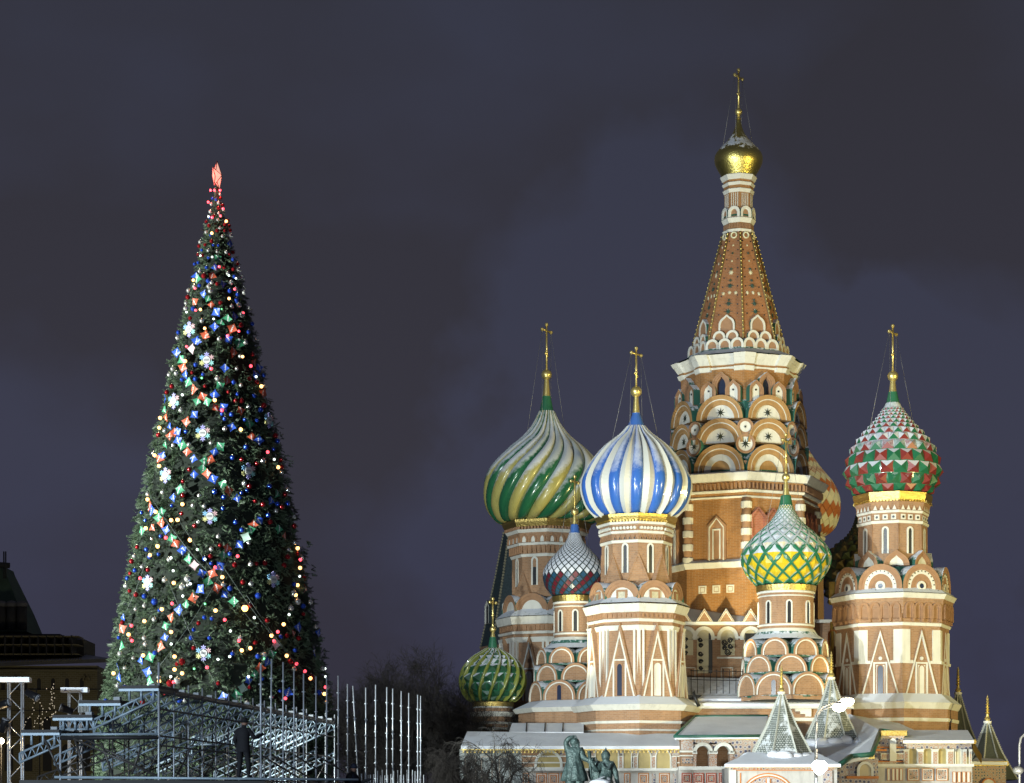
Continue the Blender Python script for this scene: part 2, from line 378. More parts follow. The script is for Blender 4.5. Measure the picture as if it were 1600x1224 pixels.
def facets(T, pr, n, ls, kind, color, height, name, inset=.0, smallr=0, cut=None, phase=0.0, flat=False):
    """tiles of a dome: 'square' pyramids row by row or 'diamond' ones on a lattice; rows share meshes, every tile an object"""
    rest = MB()
    rng_ = range(0, len(ls) - 1) if kind == 'square' else range(1, len(ls) - 1)
    for j in rng_:
        if kind == 'square':
            a, b = ls[j], ls[j+1]; c = (a + b) / 2; h = PI / n
            Q = [(a, -h), (a, h), (b, h), (b, -h)]
        else:
            c = ls[j]; h = PI / n; Q = [(ls[j-1], 0), (c, h), (ls[j+1], 0), (c, -h)]
        r = pr.at(c)[0]; hh = height * r / pr.rmax
        Q = [(c + (l - c) * (1 - inset), x * (1 - inset)) for l, x in Q]
        ms = {}
        for i in range(n):
            ai = i + .5 * (j % 2); ang = (2 * PI * ai / n + phase + PI) % (2 * PI) - PI
            m = color(i, j, ai)
            V = [pt(pr, l, x, 0.0) for l, x in Q]; low = [pt(pr, l, x, -.05) for l, x in Q]
            if flat:      # pillow tile: bevelled plate
                V2 = [pt(pr, c + (l - c) * .88, x * .88, hh) for l, x in Q]
                VV = V + V2 + low; FF = [(0,1,5,4),(1,2,6,5),(2,3,7,6),(3,0,4,7),(4,5,6,7)]
            else:
                VV = V + [pt(pr, c, 0, hh)] + low; FF = [(0,1,4),(1,2,4),(2,3,4),(3,0,4)]
            o = len(V) * 2 if flat else len(V) + 1
            FF = FF + [(k, o + k, o + (k+1) % 4, (k+1) % 4) for k in range(4)]
            parts_ = [(VV, FF, m)] if not flat else [(VV, FF[4:5], m), (VV, FF[:4] + FF[5:], JOINT if name == 'scale_tile' else m)]
            if r >= smallr and (cut is None or cut[0] <= math.degrees(ang) <= cut[1]):
                if m not in ms: mb = MB(); [mb.add(*q_) for q_ in parts_]; ms[m] = mb.mesh(name)
                obj(name, ms[m], T.e, (0, 0, 0), ang)
            else:
                ca, sa = math.cos(ang), math.sin(ang); [rest.add([(x*ca - y*sa, x*sa + y*ca, z) for x, y, z in q_[0]], q_[1], q_[2]) for q_ in parts_]
    if rest.f: rest.build('small_' + name + 's', T.e, kind='stuff')
def bulb(T, pts):
    pr = Prof(T, pts); pr.rmax = max(p[0] for p in pr.P); return pr

# paints
SN = (.42, .22, .8, .85)
P_GREEN = mat('dome_green', (0.022, 0.135, 0.06), .22, snow=(.18, .35, .9, .72), coat=.3, streak=.4)
P_YEL = mat('dome_olive_yellow', (0.42, 0.38, 0.12), .3, snow=(.12, .35, .9, .88), coat=.3, streak=.4)
P_BLUE = mat('dome_blue', (0.045, 0.15, 0.52), .22, snow=(.26, .4, .8, .75), coat=.3, streak=.35)
P_WHITE = mat('dome_white', (0.72, 0.72, 0.64), .3, snow=(.6, .3, .6, .6), coat=.4)
P_GREEN2 = mat('facet_green', (0.02, 0.145, 0.07), .3, snow=(.36, .12, .3, .95), coat=.3)
P_RED2 = mat('facet_red', (0.22, 0.035, 0.03), .3, snow=(.36, .12, .3, .95), coat=.3)
P_YEL2 = mat('facet_yellow', (0.70, 0.50, 0.02), .25, snow=(.16, .12, .25, .97), coat=.5)
P_GRN3 = mat('lattice_green', (0.02, 0.17, 0.085), .3, snow=(.40, .3, .6, .85), coat=.4)
P_BLU4 = mat('scale_slate_blue', (0.02, 0.075, 0.14), .3, snow=(.06, .08, .10, .95), coat=.4)
P_RED4 = mat('scale_dark_red', (0.12, 0.014, 0.025), .3, snow=(.06, .08, .10, .95), coat=.4)
P_ORG5 = mat('scale_orange', (0.50, 0.17, 0.06), .5, snow=(.5, .2, .3, .9))
P_WHT5 = mat('scale_white', (0.75, 0.73, 0.6), .5, snow=(.5, .2, .3, .9))
P_OLV6 = mat('facet_olive', (0.13, 0.10, 0.035), .55)
P_OLV6B = mat('facet_olive_dark', (0.06, 0.08, 0.035), .55)
SLATE = mat('tent_slate', (0.03, 0.05, 0.058), .6, noise=.8, nscale=5)

RINGS = [(0, 3, BRP), (3, 2, BRP), (7, 1, BRP)]
def arcade(prof_white=True): pass

# shared fittings -------------------------------------------------
def shaft_windows(T, angs, ap, vb, h, w=5.5, dark=True):
    T.panel('window', angs, ap, vb, w, h, 'round', [(0, 1.6, WH), (2.6, .6, DRK if dark else GLS)], 2)
def kok_ring(T, name, angs, ap, v, w, h, fill=WH, kind='round', depth=26, zb=None, bands=None, line=True):
    t = w / 30
    prof = bands or ([(0, 3 * t + 1, BRP, GRN), (4.5 * t, 2 * t + .6, BRP), (9 * t, 1 * t, BRP), (11 * t, .6, fill)])
    T.panel(name, angs, ap, v, w, h, kind, prof, depth, zb=zb)

def gabled_octagon(T, k, v_top, v_bot, hw, win_dark=(0,)):
    """lower octagon: brick gables in front of white pilasters, one to a face; k scales from the blue tower"""
    T.lathe('wall', [(v_bot, hw + 3), (v_top, hw)], BR)
    H = (v_bot - v_top)
    T.band(v_top + 4, v_top + 12, hw + 3, hw + 1, WH, 'string_course')
    fw = hw * .3827; ap = hw * .924
    for dx, w in ((0, 2.6), (-7, 1.6), (7, 1.6)):      # pilasters stand on the corners
        mb = MB(); s = T.s
        mb.box(((dx - w) * k * s, -2.2 * s, 0), ((dx + w) * k * s, .6, T.z(v_top + 10) - T.z(v_bot - 2)), WH)
        me = mb.mesh('pilaster')
        for a in VERT:
            t = R_(a) + T.rot; obj('pilaster', me, T.e, ((hw * .985) * s * math.sin(t), -(hw * .985) * s * math.cos(t), T.z(v_bot - 2)), t)
    T.panel('gable', FRONT, ap + 1, v_bot, fw - 1, H - 1, 'tri', [(0, 6 * k, BRF), (3 * k, 6.8 * k, WH), (5.4 * k, 5 * k, BRF)], 8 * k)
    T.panel('window_surround', FRONT, ap + 6, v_bot, 11 * k, H * .50, 'rect', [(0, 1.6 * k, WH), (2.4 * k, .2, BRF)], 3)
    for i, a in enumerate(FRONT):
        T.panel('window', [a], ap + 6.4, v_bot - 1, 5.4 * k, H * .44, 'round', [(0, 1.2, BRP if i in win_dark else WH), (1.4 * k, .4, GLS if i in win_dark else WH)], 3)

# ---- tower with the blue and white ribbed dome
C = Tower('chapel_tower', 994, 198, 'tall octagonal brick tower under a blue and white striped onion dome')
pr = bulb(C, [(806, 55), (793, 69), (782, 76), (762, 81.5), (747, 80), (727, 70), (707, 55), (690, 38), (676, 23), (663, 13)])
core(C, pr, P_BLUE)
rib_dome(C, pr, 28, [P_BLUE, P_WHITE], lambda t: R_(-4 + 6 * t), .30, [8, 2], (False, True))
C.finish(540, 549, 602, 608, 8.6, 642, (3.2, 5.5), 662, (6, 13), NECKB, 14, 55, (700, 50))
C.lathe('gilded_band', [(805, 58), (807, 65), (811, 64), (817, 61)], [BLK, GOLDR, GOLDR], 8)
C.boxes('band_fringe', FRONT, 57, 816, 819, 2.6, 1.2, 9, 23, GOLDR)
C.lathe('wall', [(816, 57), (850, 55)], BR); C.lathe('wall', [(850, 54), (950, 54)], BR)
C.band(819, 823, 62, 61); C.band(833, 837, 59, 58); C.band(847, 851.5, 57, 56)
C.panel('round_boss', [a for a in FRONT for _ in (0,)], 54, 831, 2.4, 4.8, 'circle', [(0, 1.6, WH)], 2)
for d in (-17, -11.5, -5.8, 5.8, 11.5, 17): C.panel('round_boss', FRONT, 54, 831.2, 2.3, 4.8, 'circle', [(0, 1.8, WH)], 2, du=d)
for d in (-16, -8, 0, 8, 16): C.panel('diamond_inset', FRONT, 52.4, 846, 2.8, 7, 'tri', [(0, 1.2, BRP), (1, .2, DRK)], 1, du=d)
shaft_windows(C, FRONT, 50, 898, 46)
C.panel('shaft_gable', VERT, 46, 912, 18, 46, 'tri', [(0, 9, BRF), (2.5, 8, BRF)], 4)
for a in VERT:
    pass
kok_ring(C, 'kokoshnik', FRONT, 64, 945, 30.5, 34, line=False)
C.panel('tile_frame', FRONT, 65, 944, 8.6, 18, 'rect', [(0, 2.6, BRP), (3, 2, mat('glazed_tile', (0.45, 0.42, 0.30), .4, noise=.5, nscale=6))], 2, closed=True)
C.lathe('skirt_roof', [(925, 52), (946, 84)], GRN); C.band(948, 961, 84, 79)
C.lathe('wall', [(961, 77), (985, 74)], BR); C.band(971, 975.5, 77.5, 76)
C.boxes('zigzag_frieze', FRONT, 71.5, 963, 969, 3.6, 1.2, 7, 27, BRP)
gabled_octagon(C, 1.0, 977, 1091, 75, (2,))
C.lathe('ledge_roof', [(1089, 78), (1104, 103)], SNOWR); C.band(1104, 1113, 105, 98, WH)
C.lathe('wall', [(1110, 93), (1165, 90)], BR); C.band(1129, 1133, 95, 93.5, WH, 'string_course'); C.band(1142, 1144.5, 93, 92, WH, 'string_course')

# ---- tower with the green and yellow swirled dome
A = Tower('chapel_tower', 854, 218, 'octagonal brick tower under a green and yellow dome with twisted ribs')
pr = bulb(A, [(815, 64), (811, 71), (801, 81), (790, 88), (776, 91.5), (761, 92), (747, 90), (733, 83.5), (719, 72), (704, 57), (690, 42), (679, 32), (661, 20), (640, 11)])
core(A, pr, P_GREEN)
rib_dome(A, pr, 24, [P_GREEN, P_YEL], lambda t: R_(-38 + 82 * t ** .8), .42, 8)
A.finish(503, 513, 573, 582, 8.3, 616, (3.5, 6), 640, (6.5, 11), NECKG, 14, 60, (690, 42))
A.lathe('gilded_band', [(814, 66), (816, 70), (820, 69.5), (827, 66)], [BLK, GOLDR, GOLDR], 8)
A.boxes('dentils', FRONT, 59, 827, 831, 3, 3, 9, 24, BRP)
A.lathe('wall', [(827, 60), (852, 60), (868, 54), (935, 53)], BR, 8)
A.band(831, 836, 65, 62); A.band(851.5, 855.5, 62, 61); A.band(868.5, 873, 57, 55.5)
for d in (-15, 0, 15): A.panel('ogee_niche', FRONT, 56, 851, 6, 13, 'ogee', [(0, 1.6, BRP), (1.2, .8, BRP), (3, .1, WH)], 2, du=d)
A.boxes('fluting', FRONT, 52, 856, 867, 1.6, 3.5, 6, 23, BRP)
shaft_windows(A, FRONT, 49, 917, 44)
A.panel('shaft_gable', VERT, 46, 935, 17, 44, 'tri', [(0, 8, BRF), (2.5, 7, BRF)], 4)
kok_ring(A, 'kokoshnik', FRONT, 60, 966, 28, 35, line=False)
A.lathe('skirt_roof', [(942, 50), (966, 79)], GRN); A.band(967, 979, 80, 77)
A.lathe('wall', [(979, 74), (1000, 72)], BR); A.band(990, 994, 76, 75)
A.boxes('zigzag_frieze', FRONT, 69, 981, 988, 3.4, 1.2, 7, 26, BRP)
gabled_octagon(A, .95, 995, 1100, 73, ())
A.lathe('wall', [(1100, 90), (1165, 90)], BR)

# ---- big tower with red and green pyramid facets
G = Tower('chapel_tower', 1395, 206, 'wide octagonal brick tower under a red and green dome of faceted pyramids')
pr = bulb(G, [(772, 55), (759, 67), (747, 71), (732, 73), (714, 69), (699, 63), (684, 53), (671, 43), (659, 32), (641, 19), (624, 10)])
core(G, pr, P_GREEN2, -.02)
ls = rows_of(pr, 22, .93, .9)
facets(G, pr, 22, ls, 'square', lambda i, j, a: P_RED2 if (i + j) % 2 else P_GREEN2, .31, 'pyramid_facet', .04, smallr=1.4)
G.finish(505, 516, 575, 584, 8.5, 609, (4, 6), 624, (7, 10), NECKG, 14, 58, (700, 60))
G.lathe('gilded_band', [(771, 58), (773, 62.5), (779, 62), (786, 60)], [BLK, GOLDR, GOLDR], 8)
G.boxes('band_fringe', FRONT, 56.5, 785, 788, 2.6, 1.2, 9, 23, GOLDR)
G.lathe('wall', [(785, 60), (802, 55), (818, 54)], BR); G.lathe('wall', [(818, 53), (895, 53)], BR)
for d in (-15, -5, 5, 15): G.panel('triangle_boss', FRONT, 52, 800.5, 4.4, 10, 'tri', [(0, 1.6, BRP), (1.2, 1.8, WH)], 3, du=d)
for d in (-13, 0, 13):
    G.panel('square_boss', FRONT, 50, 815.5, 4, 8, 'rect', [(0, 1.4, WH)], 2, du=d)
    G.panel('round_hole', FRONT, 51, 814.2, 2.0, 5, 'circle', [(0, .8, DRK)], 1, du=d)
G.band(801, 805, 57, 56); G.band(817, 821.5, 57, 56)
shaft_windows(G, FRONT, 49, 868, 42)
for a in VERT:
    t = R_(a); mb = MB(); mb.tube([(0, 0, 0), (0, 0, G.z(822) - G.z(870))], .05, BRP, 4); mb.build('corner_shaft', G.e, (53.4 * G.s * math.sin(t), -53.4 * G.s * math.cos(t), G.z(870)))
G.panel('ogee_kokoshnik', [a - 4 for a in VERT], 57, 888, 20, 25, 'ogee', [(0, 3, BRP, GRN), (3, 2.2, BRP), (6, 1.4, BRP), (9, .4, WH)], 18)
dots = mat('white_dotted', (0.72, 0.72, 0.68), .8)
G.panel('kokoshnik', FRONT, 80, 930, 34, 42, 'round', [(0, 4, BRP, GRN), (5, 3, BRP), (9, 2.2, WH), (15, 1.6, BRP), (18, 1.1, BRP), (21, .6, BRP)], 26)
for a in FRONT:
    for q in range(11):
        th = PI * (q + .5) / 11; 
        G.panel('dark_dot', [a], 82.8, 930 - 24 * math.sin(th) - 9 + 2.5, 1.0, 2.0, 'circle', [(0, .2, DRK)], .6, du=-22.5 * math.cos(th))
G.panel('round_window', FRONT, 81.5, 930, 7.6, 17, 'circle', [(0, 1.6, WH), (3.6, 1.2, GLS)], 1)
G.lathe('skirt_roof', [(888, 52), (890, 62), (912, 70), (932, 98)], GRN); G.band(933, 941, 100, 96)
G.lathe('wall', [(940, 95), (952, 93), (978, 88), (990, 88)], BR); G.band(978, 983, 91, 90)
for d in (-24, -8, 8, 24): G.panel('blind_arch', FRONT, 84.5, 972, 7.9, 25, 'round', [(0, 4.5, BRP), (1.8, 3.4, BRP), (3.4, .6, BRP)], 4, du=d); G.panel('corbel', FRONT, 83.5, 977, 1.6, 12, 'rect', [(0, 3.4, BRP)], 3, du=d + 8)
G.lathe('wall', [(982, 87), (1091, 89)], BR)
ap = 87 * .924
G.panel('gable', FRONT, ap, 1089, 30, 102, 'tri', [(0, 2.2, BRF), (1, 3.4, WH), (3.4, 1.4, BRF)], 3)
for a in VERT:
    t = R_(a); 
    for sd in (-1, 1): G.panel('white_panel', [a + sd * 22.5], ap, 1037, 7, 48, 'rect', [(0, 1.6, WH)], 2, du=-sd * 27)
    for sd in (-1, 1): G.panel('string_course', [a + sd * 22.5], ap, 1041, 10, 4.6, 'rect', [(0, 3, WH)], 3, du=-sd * 25)
G.panel('window_surround', FRONT, ap + .4, 1089, 11, 50, 'rect', [(0, 2.6, WH), (2.6, .6, BRF), (4.4, 1.6, WH)], 2)
for i, a in enumerate(FRONT): G.panel('window', [a], ap + 1, 1088, 5.6, 45, 'round', [(0, 1.6, BRP), (1.2, 1.2, GLS if i == 2 else WH)], 2)
G.panel('round_boss', FRONT, ap + .8, 1036, 2.8, 6, 'circle', [(0, 2.2, WH)], 2)
G.lathe('ledge_roof', [(1087, 90), (1101, 107)], SNOWR); G.band(1101, 1111, 108, 103)
G.lathe('wall', [(1108, 102), (1190, 100)], BR); G.band(1125, 1130.5, 104, 103, WH, 'string_course')

# ---- two small towers of stacked round gables
def small_tower(T, v, half, tiers, k, win_v, skirt):
    """drum from v[0] (top) to v[1]; three tiers of kokoshniks"""
    T.lathe('drum', [(v[0], half), (v[1], half)], BR, 32, 0, True)
    T.band(v[0] + 1, v[0] + 4.5, half + 2.5, half + 2, n=32, smooth=True); T.band(v[0] + 8, v[0] + 10, half + 1.6, half + 1.2, n=32, smooth=True)
    T.band(v[1] - 12, v[1] - 9, half + 2, half + 1.6, n=32, smooth=True)
    T.lathe('flared_base', [(v[1] - 5, half + 1), (v[1], half + 4), (v[1] + 1, half + 4)], WH, 32, 0, True)
    T.panel('window', VERT, half - .6, win_v[0], 5 * k, win_v[1], 'round', [(0, 1.6, WH), (2.2 * k, .8, DRK)], 2)
    T.lathe('skirt_roof', skirt, GRN, 32, 0)
    for (vb, rr, ro, hh, even) in tiers:
        T.panel('kokoshnik', VERT if even else FRONT, rr, vb, ro, hh, 'round', [(0, 3, BRP, GRN), (3.4 * k, 3.8, WH), (5.2 * k, 1.6, BRF)], 24)
        T.lathe('tier_roof', [(vb - hh * .62, rr * .62), (vb - hh * .35, rr * .93), (vb - .5, rr + 1), (vb + 1, rr + 2)], GRN, 16, R_(0 if not even else 22.5))
        T.lathe('wall', [(vb - 2, rr - 1), (vb + 3, rr - 1)], GRNP, 16)
B = Tower('small_tower', 898, 203, 'small brick tower with a red and blue scaled dome half covered in snow')
pr = bulb(B, [(930, 34), (920, 43), (908, 48), (892, 49), (875, 40), (860, 27), (845, 14.5), (829, 8)])
core(B, pr, mat('scale_joint', (0.02, 0.05, 0.05), .5), -.03)
facets(B, pr, 26, rows_of(pr, 26, .56, .42), 'diamond', lambda i, j, a: P_RED4 if int(round(a - j / 2)) % 2 else P_BLU4, .05, 'scale_tile', .09, smallr=1.25, flat=True)
B.finish(742, 750, 790, 797, 6, 817, (2.4, 4.5), 829, (6, 8), NECKB, 11, 58, (870, 34))
B.lathe('gilded_band', [(928, 32), (931, 36), (935, 35.5), (940, 34.5)], [BLK, GOLDR, GOLDR], 32, 0)
small_tower(B, (939, 1001), 32, [(1038, 54, 21, 25, False), (1065, 60, 23, 26, True), (1096, 64, 27, 31, False)], 1, (987, 34), [(1001, 37), (1006, 40), (1014, 52)])
B.panel('window', [-22.5], 66, 1096, 4.4, 24, 'round', [(0, 1, BRP), (1, .8, GLS)], 1)
B.lathe('ledge_roof', [(1094, 66), (1108, 96)], SNOWR); B.band(1108, 1115, 97, 93); B.lathe('wall', [(1113, 88), (1170, 88)], BR)
E = Tower('small_tower', 1228, 199, 'small brick tower with a yellow diamond dome under a green lattice')
EP = [(914, 44), (902, 55), (889, 63), (876, 68), (863, 67), (850, 60), (833, 45), (817, 28), (800, 15.5), (784, 9)]
pr = bulb(E, EP); core(E, pr, P_GRN3, -.02)
le = rows_of(pr, 16, .62, .5)
facets(E, pr, 16, le, 'diamond', lambda i, j, a: P_YEL2, .15, 'diamond_panel', .06, smallr=.9)
for sg in (1, -1):      # raised lattice bands winding both ways
    V = []; Fc = []
    for i in range(0, (len(le) - 1) * 3 + 1):
        t = i / 3; j = min(int(t), len(le) - 2); l = le[j] + (le[j+1] - le[j]) * (t - j); r = pr.at(l)[0]; hw = .042 * (PI / 16) * 4.2
        for x, o in ((-hw, -.02), (-hw, .16), (hw, .16), (hw, -.02)): V.append(pt(pr, l, sg * (t + 1) * PI / 16 + x, o * r / pr.rmax))
    for i in range((len(le) - 1) * 3):
        for q in range(3): Fc.append((4*i+q, 4*i+q+1, 4*i+q+5, 4*i+q+4))
    mb = MB(); mb.add(V, Fc, P_GRN3); me = mb.mesh('lattice_band')
    for k in range(16): obj('lattice_band', me, E.e, (0, 0, 0), 2 * PI * k / 16)
E.finish(676, 686, 736, 743, 6.4, 771, (2.5, 5.5), 784, (8, 10), NECKG, 13, 60, (850, 50))
E.lathe('gilded_band', [(912, 44), (915, 47.5), (919, 47), (924, 46)], [BLK, GOLDR, GOLDR], 32, 0)
small_tower(E, (923, 988), 43, [(1026, 60, 22, 27, False), (1052, 64, 25, 27, True), (1088, 67, 30, 35, False)], 1, (975, 36), [(988, 47), (992, 50), (1000, 62)])
E.panel('window', [-22.5], 69, 1088, 4.6, 24, 'round', [(0, 1, BRP), (1, .8, GLS)], 1)
E.lathe('wall', [(1086, 70), (1095, 70)], BR)

# ---- low tower at the left with green dome and yellow ribs
I = Tower('low_tower', 770, 205, 'low round brick tower with a green dome crossed by yellow twisted ribs')
pr = bulb(I, [(1096, 30), (1086, 40), (1076, 45.5), (1063, 48), (1047, 45), (1033, 35), (1021, 20), (1012, 9)])
core(I, pr, P_GREEN2, -.02)
li = rows_of(pr, 16, .8, .5)
facets(I, pr, 16, li, 'square', lambda i, j, a: mat('facet_dark_green', (0.02, 0.09, 0.045), .35, snow=(.45, .12, .3, .9)), .30, 'pyramid_facet', .1, smallr=.8)
rib_dome(I, pr, 16, [mat('rib_yellow', (0.22, 0.25, 0.05), .3, snow=(.45, .3, .5, .9), coat=.5)] * 1, lambda t: R_(-12 + 44 * t), .30, 6, gap=.68, name='yellow_rib')
I.finish(934, 940, 976, 982, 5, 994, (2, 4), 1012, (5, 8), NECKG, 9, 60, None)
I.lathe('gilded_band', [(1094, 30), (1097, 33), (1104, 32)], [BLK, GOLDR], 32, 0)
I.lathe('drum', [(1100, 30), (1112, 30), (1148, 33)], BR, 32, 0, True)
I.band(1104, 1106.5, 32.5, 32, n=32); I.band(1113, 1120, 36, 33, n=32); I.band(1129, 1132, 36, 34, n=32); I.band(1138, 1141, 37, 35, n=32)

# ---- orange and white zigzag dome, only its right side clears the central tower
Fd = Tower('chapel_tower', 1246, 228, 'brick tower behind with an orange and white zigzag dome')
pr = bulb(Fd, [(838, 38), (827, 54), (811, 62.5), (793, 65.5), (775, 64), (757, 57), (743, 47), (725, 33), (705, 20), (690, 10)])
core(Fd, pr, P_ORG5, -.02)
facets(Fd, pr, 26, rows_of(pr, 26, .62, .6), 'diamond', lambda i, j, a: P_ORG5 if (j // 2) % 2 else P_WHT5, .10, 'zigzag_tile', 0, smallr=1.2, cut=(20, 130), flat=True)
Fd.finish(634, 640, 668, 672, 5, 682, (2, 4), 690, (5, 9), NECKG, 8, 60, None)
Fd.lathe('drum', [(836, 40), (860, 40), (1150, 44)], BR, 8); Fd.band(838, 843, 44, 43)
# ---- dark olive faceted dome behind the big tower
H = Tower('chapel_tower', 1352, 236, 'tower behind with an unlit olive dome of pyramid facets')
pr = bulb(H, [(942, 52), (931, 58), (915, 64), (898, 66.5), (880, 64), (862, 56), (850, 44), (838, 30), (822, 20), (806, 15), (785, 9)])
core(H, pr, P_OLV6B, -.02)
facets(H, pr, 24, rows_of(pr, 24, .85, .5), 'square', lambda i, j, a: P_OLV6 if (i + j) % 2 else P_OLV6B, .40, 'pyramid_facet', .03, smallr=1.0, cut=(-120, -10))
H.lathe('drum', [(940, 50), (1150, 60)], BR, 8)
H.finish(735, 741, 764, 768, 5, 778, (2, 4), 785, (5, 9), NECKG, 8, 60, None)

# ---- slate tent roof far left behind the swirled dome
J = Tower('tent_tower', 816, 240, 'bell tower behind with a steep dark slate tent roof')
JT = [(715, 1), (831, 29), (900, 42), (1015, 66)]
mb = MB(); mb.lathe([(h * J.s, J.z(v)) for v, h in JT], SLATE, 8, 0); mb.build('tent_roof', J.e)
for a in VERT:
    t = R_(a)
    for (v0, h0), (v1, h1) in zip(JT[1:], JT[2:]):
        mb = MB(); n = int(abs(v1 - v0) / 4.5)
        for q in range(n):
            f = q / n; h = h0 + (h1 - h0) * f; mb.sphere((h * J.s * math.sin(t), -h * J.s * math.cos(t), J.z(v0 + (v1 - v0) * f)), .16, mat('tent_rib', (.28, .26, .18), .6), 6, 4)
        mb.build('tent_rib', J.e)
J.lathe('wall', [(1010, 66), (1150, 70)], BR, 8)
for a in (-67.5, -22.5):
    J.panel('dormer', [a], 52, 975, 9, 36, 'house', [(0, 8, WH, SLATE), (2.4, 6, BLK)], 14)

# ---- central tower with the tent spire
BRK = mat('brick_ochre_plain', (0.44, 0.26, 0.105), .85, noise=.25, nscale=2.5, streak=.35)
D = Tower('central_tower', 1154, 214, 'tallest tower with a slender brick tent spire and small gold dome')
pr = bulb(D, [(271, 26), (256, 34.5), (247, 37.5), (237, 36.5), (227, 29.5), (215, 18), (202, 9), (188, 4.2), (176, 2.6)])
core(D, pr, GOLDS, 0, 40)
D.finish(103, 114, 161, 169, 5.8, 176, (1.8, 2.4), 178, (2.5, 3), GOLD, 13, 58, (228, 33))
D.band(272, 280, 29, 26); D.band(284, 289, 26, 24.5); D.band(294, 300, 25, 23)
D.lathe('wall', [(279, 24), (300, 22.5), (323, 21.5), (345, 21), (360, 23)], BRD)
D.boxes('fluting', FRONT, 20, 301, 322, 1.2, .8, 5, 8, BRP); D.boxes('fluting_light', FRONT, 20, 301, 322, .9, 1.2, 4, 6.6, WH)
D.panel('small_kokoshnik', FRONT, 22.5, 339.5, 9.4, 17, 'round', [(0, 2.4, WH, GRN), (3.4, 1.6, WH), (4.6, .4, BRP)], 8)
D.lathe('skirt_roof', [(322, 20), (338, 26)], GRNP)
D.band(340, 347.5, 27, 24); D.boxes('dentils', FRONT, 21, 349, 356, 1.4, 1.2, 7, 8.5, BRP); D.band(357.5, 362, 25.5, 24)
D.lathe('tent_spire', [(362, 23.5), (540, 71)], mat('brick_spire', (.37, .15, .052), .85, brick='tower', noise=.22, nscale=.5, streak=.4))
mb = MB(); mb.sphere((0, 0, 0), .085, GOLD, 6, 4); BEAD = mb.mesh('gilded_bead')
def tent_r(v, o=0): return 23.5 + (v - 362) * (71 - 23.5) / 178 + o
for a in VERT:
    t = R_(a); mb = MB(); P = [(tent_r(v, 1.2) * D.s * math.sin(t), -tent_r(v, 1.2) * D.s * math.cos(t), D.z(v)) for v in (363, 540)]
    mb.tube(P, .10, mat('spire_rib', (0.20, 0.15, 0.06), .6), 5); mb.build('spire_rib', D.e)
    for i in range(26):
        v = 366 + i * 6.6; r = tent_r(v, 2.6); obj('gilded_bead', BEAD, D.e, (r * D.s * math.sin(t), -r * D.s * math.cos(t), D.z(v)))
tile = mat('star_tile', (0.72, 0.70, 0.5), .3); tiled = mat('star_tile_dark', (0.03, 0.08, 0.07), .4)
for a in FRONT:      # star bosses set in the spire faces
    t = R_(a)
    for v, r, m in ((385, 2.2, tile), (398, 2.6, tiled), (411, 2.2, tile), (424, 3.0, tiled), (430, 4.6, tile), (443, 3.0, tiled), (452, 5.2, tiled), (463, 3.6, tile), (464, 3.6, tile), (475, 2.8, tiled), (481, 5, tiled), (492, 3, tile), (494, 5.4, tiled), (505, 3.2, tiled)):
        for du in ((0,) if v != 464 else (-10, 10)):
            rr = tent_r(v) * .924 - .6; mb = MB(); n = 8
            P = []
            for q in range(2 * n):
                w = r * (1 if q % 2 == 0 else .42) * D.s * (1.5 if m is tiled and q % 8 == 0 else 1); P.append((w * math.cos(PI * q / n), -1.6 * D.s, w * math.sin(PI * q / n)))
            mb.add(P + [(0, -2.4 * D.s, 0)], [(q, (q + 1) % (2*n), 2*n) for q in range(2*n)], m)
            mb.build('star_boss', D.e, (rr * D.s * math.sin(t) + du * D.s * math.cos(t), -rr * D.s * math.cos(t) + du * D.s * math.sin(t), D.z(v)), t)
    for i in range(9):
        for sd in (-1, 1):
            v = 378 + i * 15; rr = tent_r(v) * .924 - .4; du = sd * (tent_r(v) * .25); mb = MB(); w = .8 * D.s
            mb.box((-w, -1.3 * D.s, -w * 1.3), (w, .1, w * 1.3), DRK); mb.build('square_hole', D.e, (rr * D.s * math.sin(t) + du * D.s * math.cos(t), -rr * D.s * math.cos(t) + du * D.s * math.sin(t), D.z(v)), t)
    mb = MB(); r0 = 4.4 * D.s; P = [(r0 * math.cos(2*PI*q/14), -1.6 * D.s, r0 * math.sin(2*PI*q/14)) for q in range(15)]; mb.tube(P, .09, tile, 4, False)
    rr = tent_r(368) * .924; mb.build('tile_ring', D.e, (rr * D.s * math.sin(t), -rr * D.s * math.cos(t), D.z(368)), t)
D.panel('pointed_gable', FRONT, 60, 531, 13, 31, 'ogee', [(0, 3, WH, GRN), (3, 1.6, BRP)], 22)
for d in (-10.5, 10.5): D.panel('small_kokoshnik', FRONT, 66, 540, 10, 14, 'round', [(0, 2.6, WH, GRN), (3.4, 1, BRP)], 16, du=d)
for d in (-20, 0, 20): D.panel('small_kokoshnik', FRONT, 71, 555, 10.4, 16, 'round', [(0, 2.6, WH, GRN), (3.6, 1, BRP)], 16, du=d)
D.lathe('skirt_roof', [(535, 66), (556, 80), (566, 104)], [GRN, GRN])
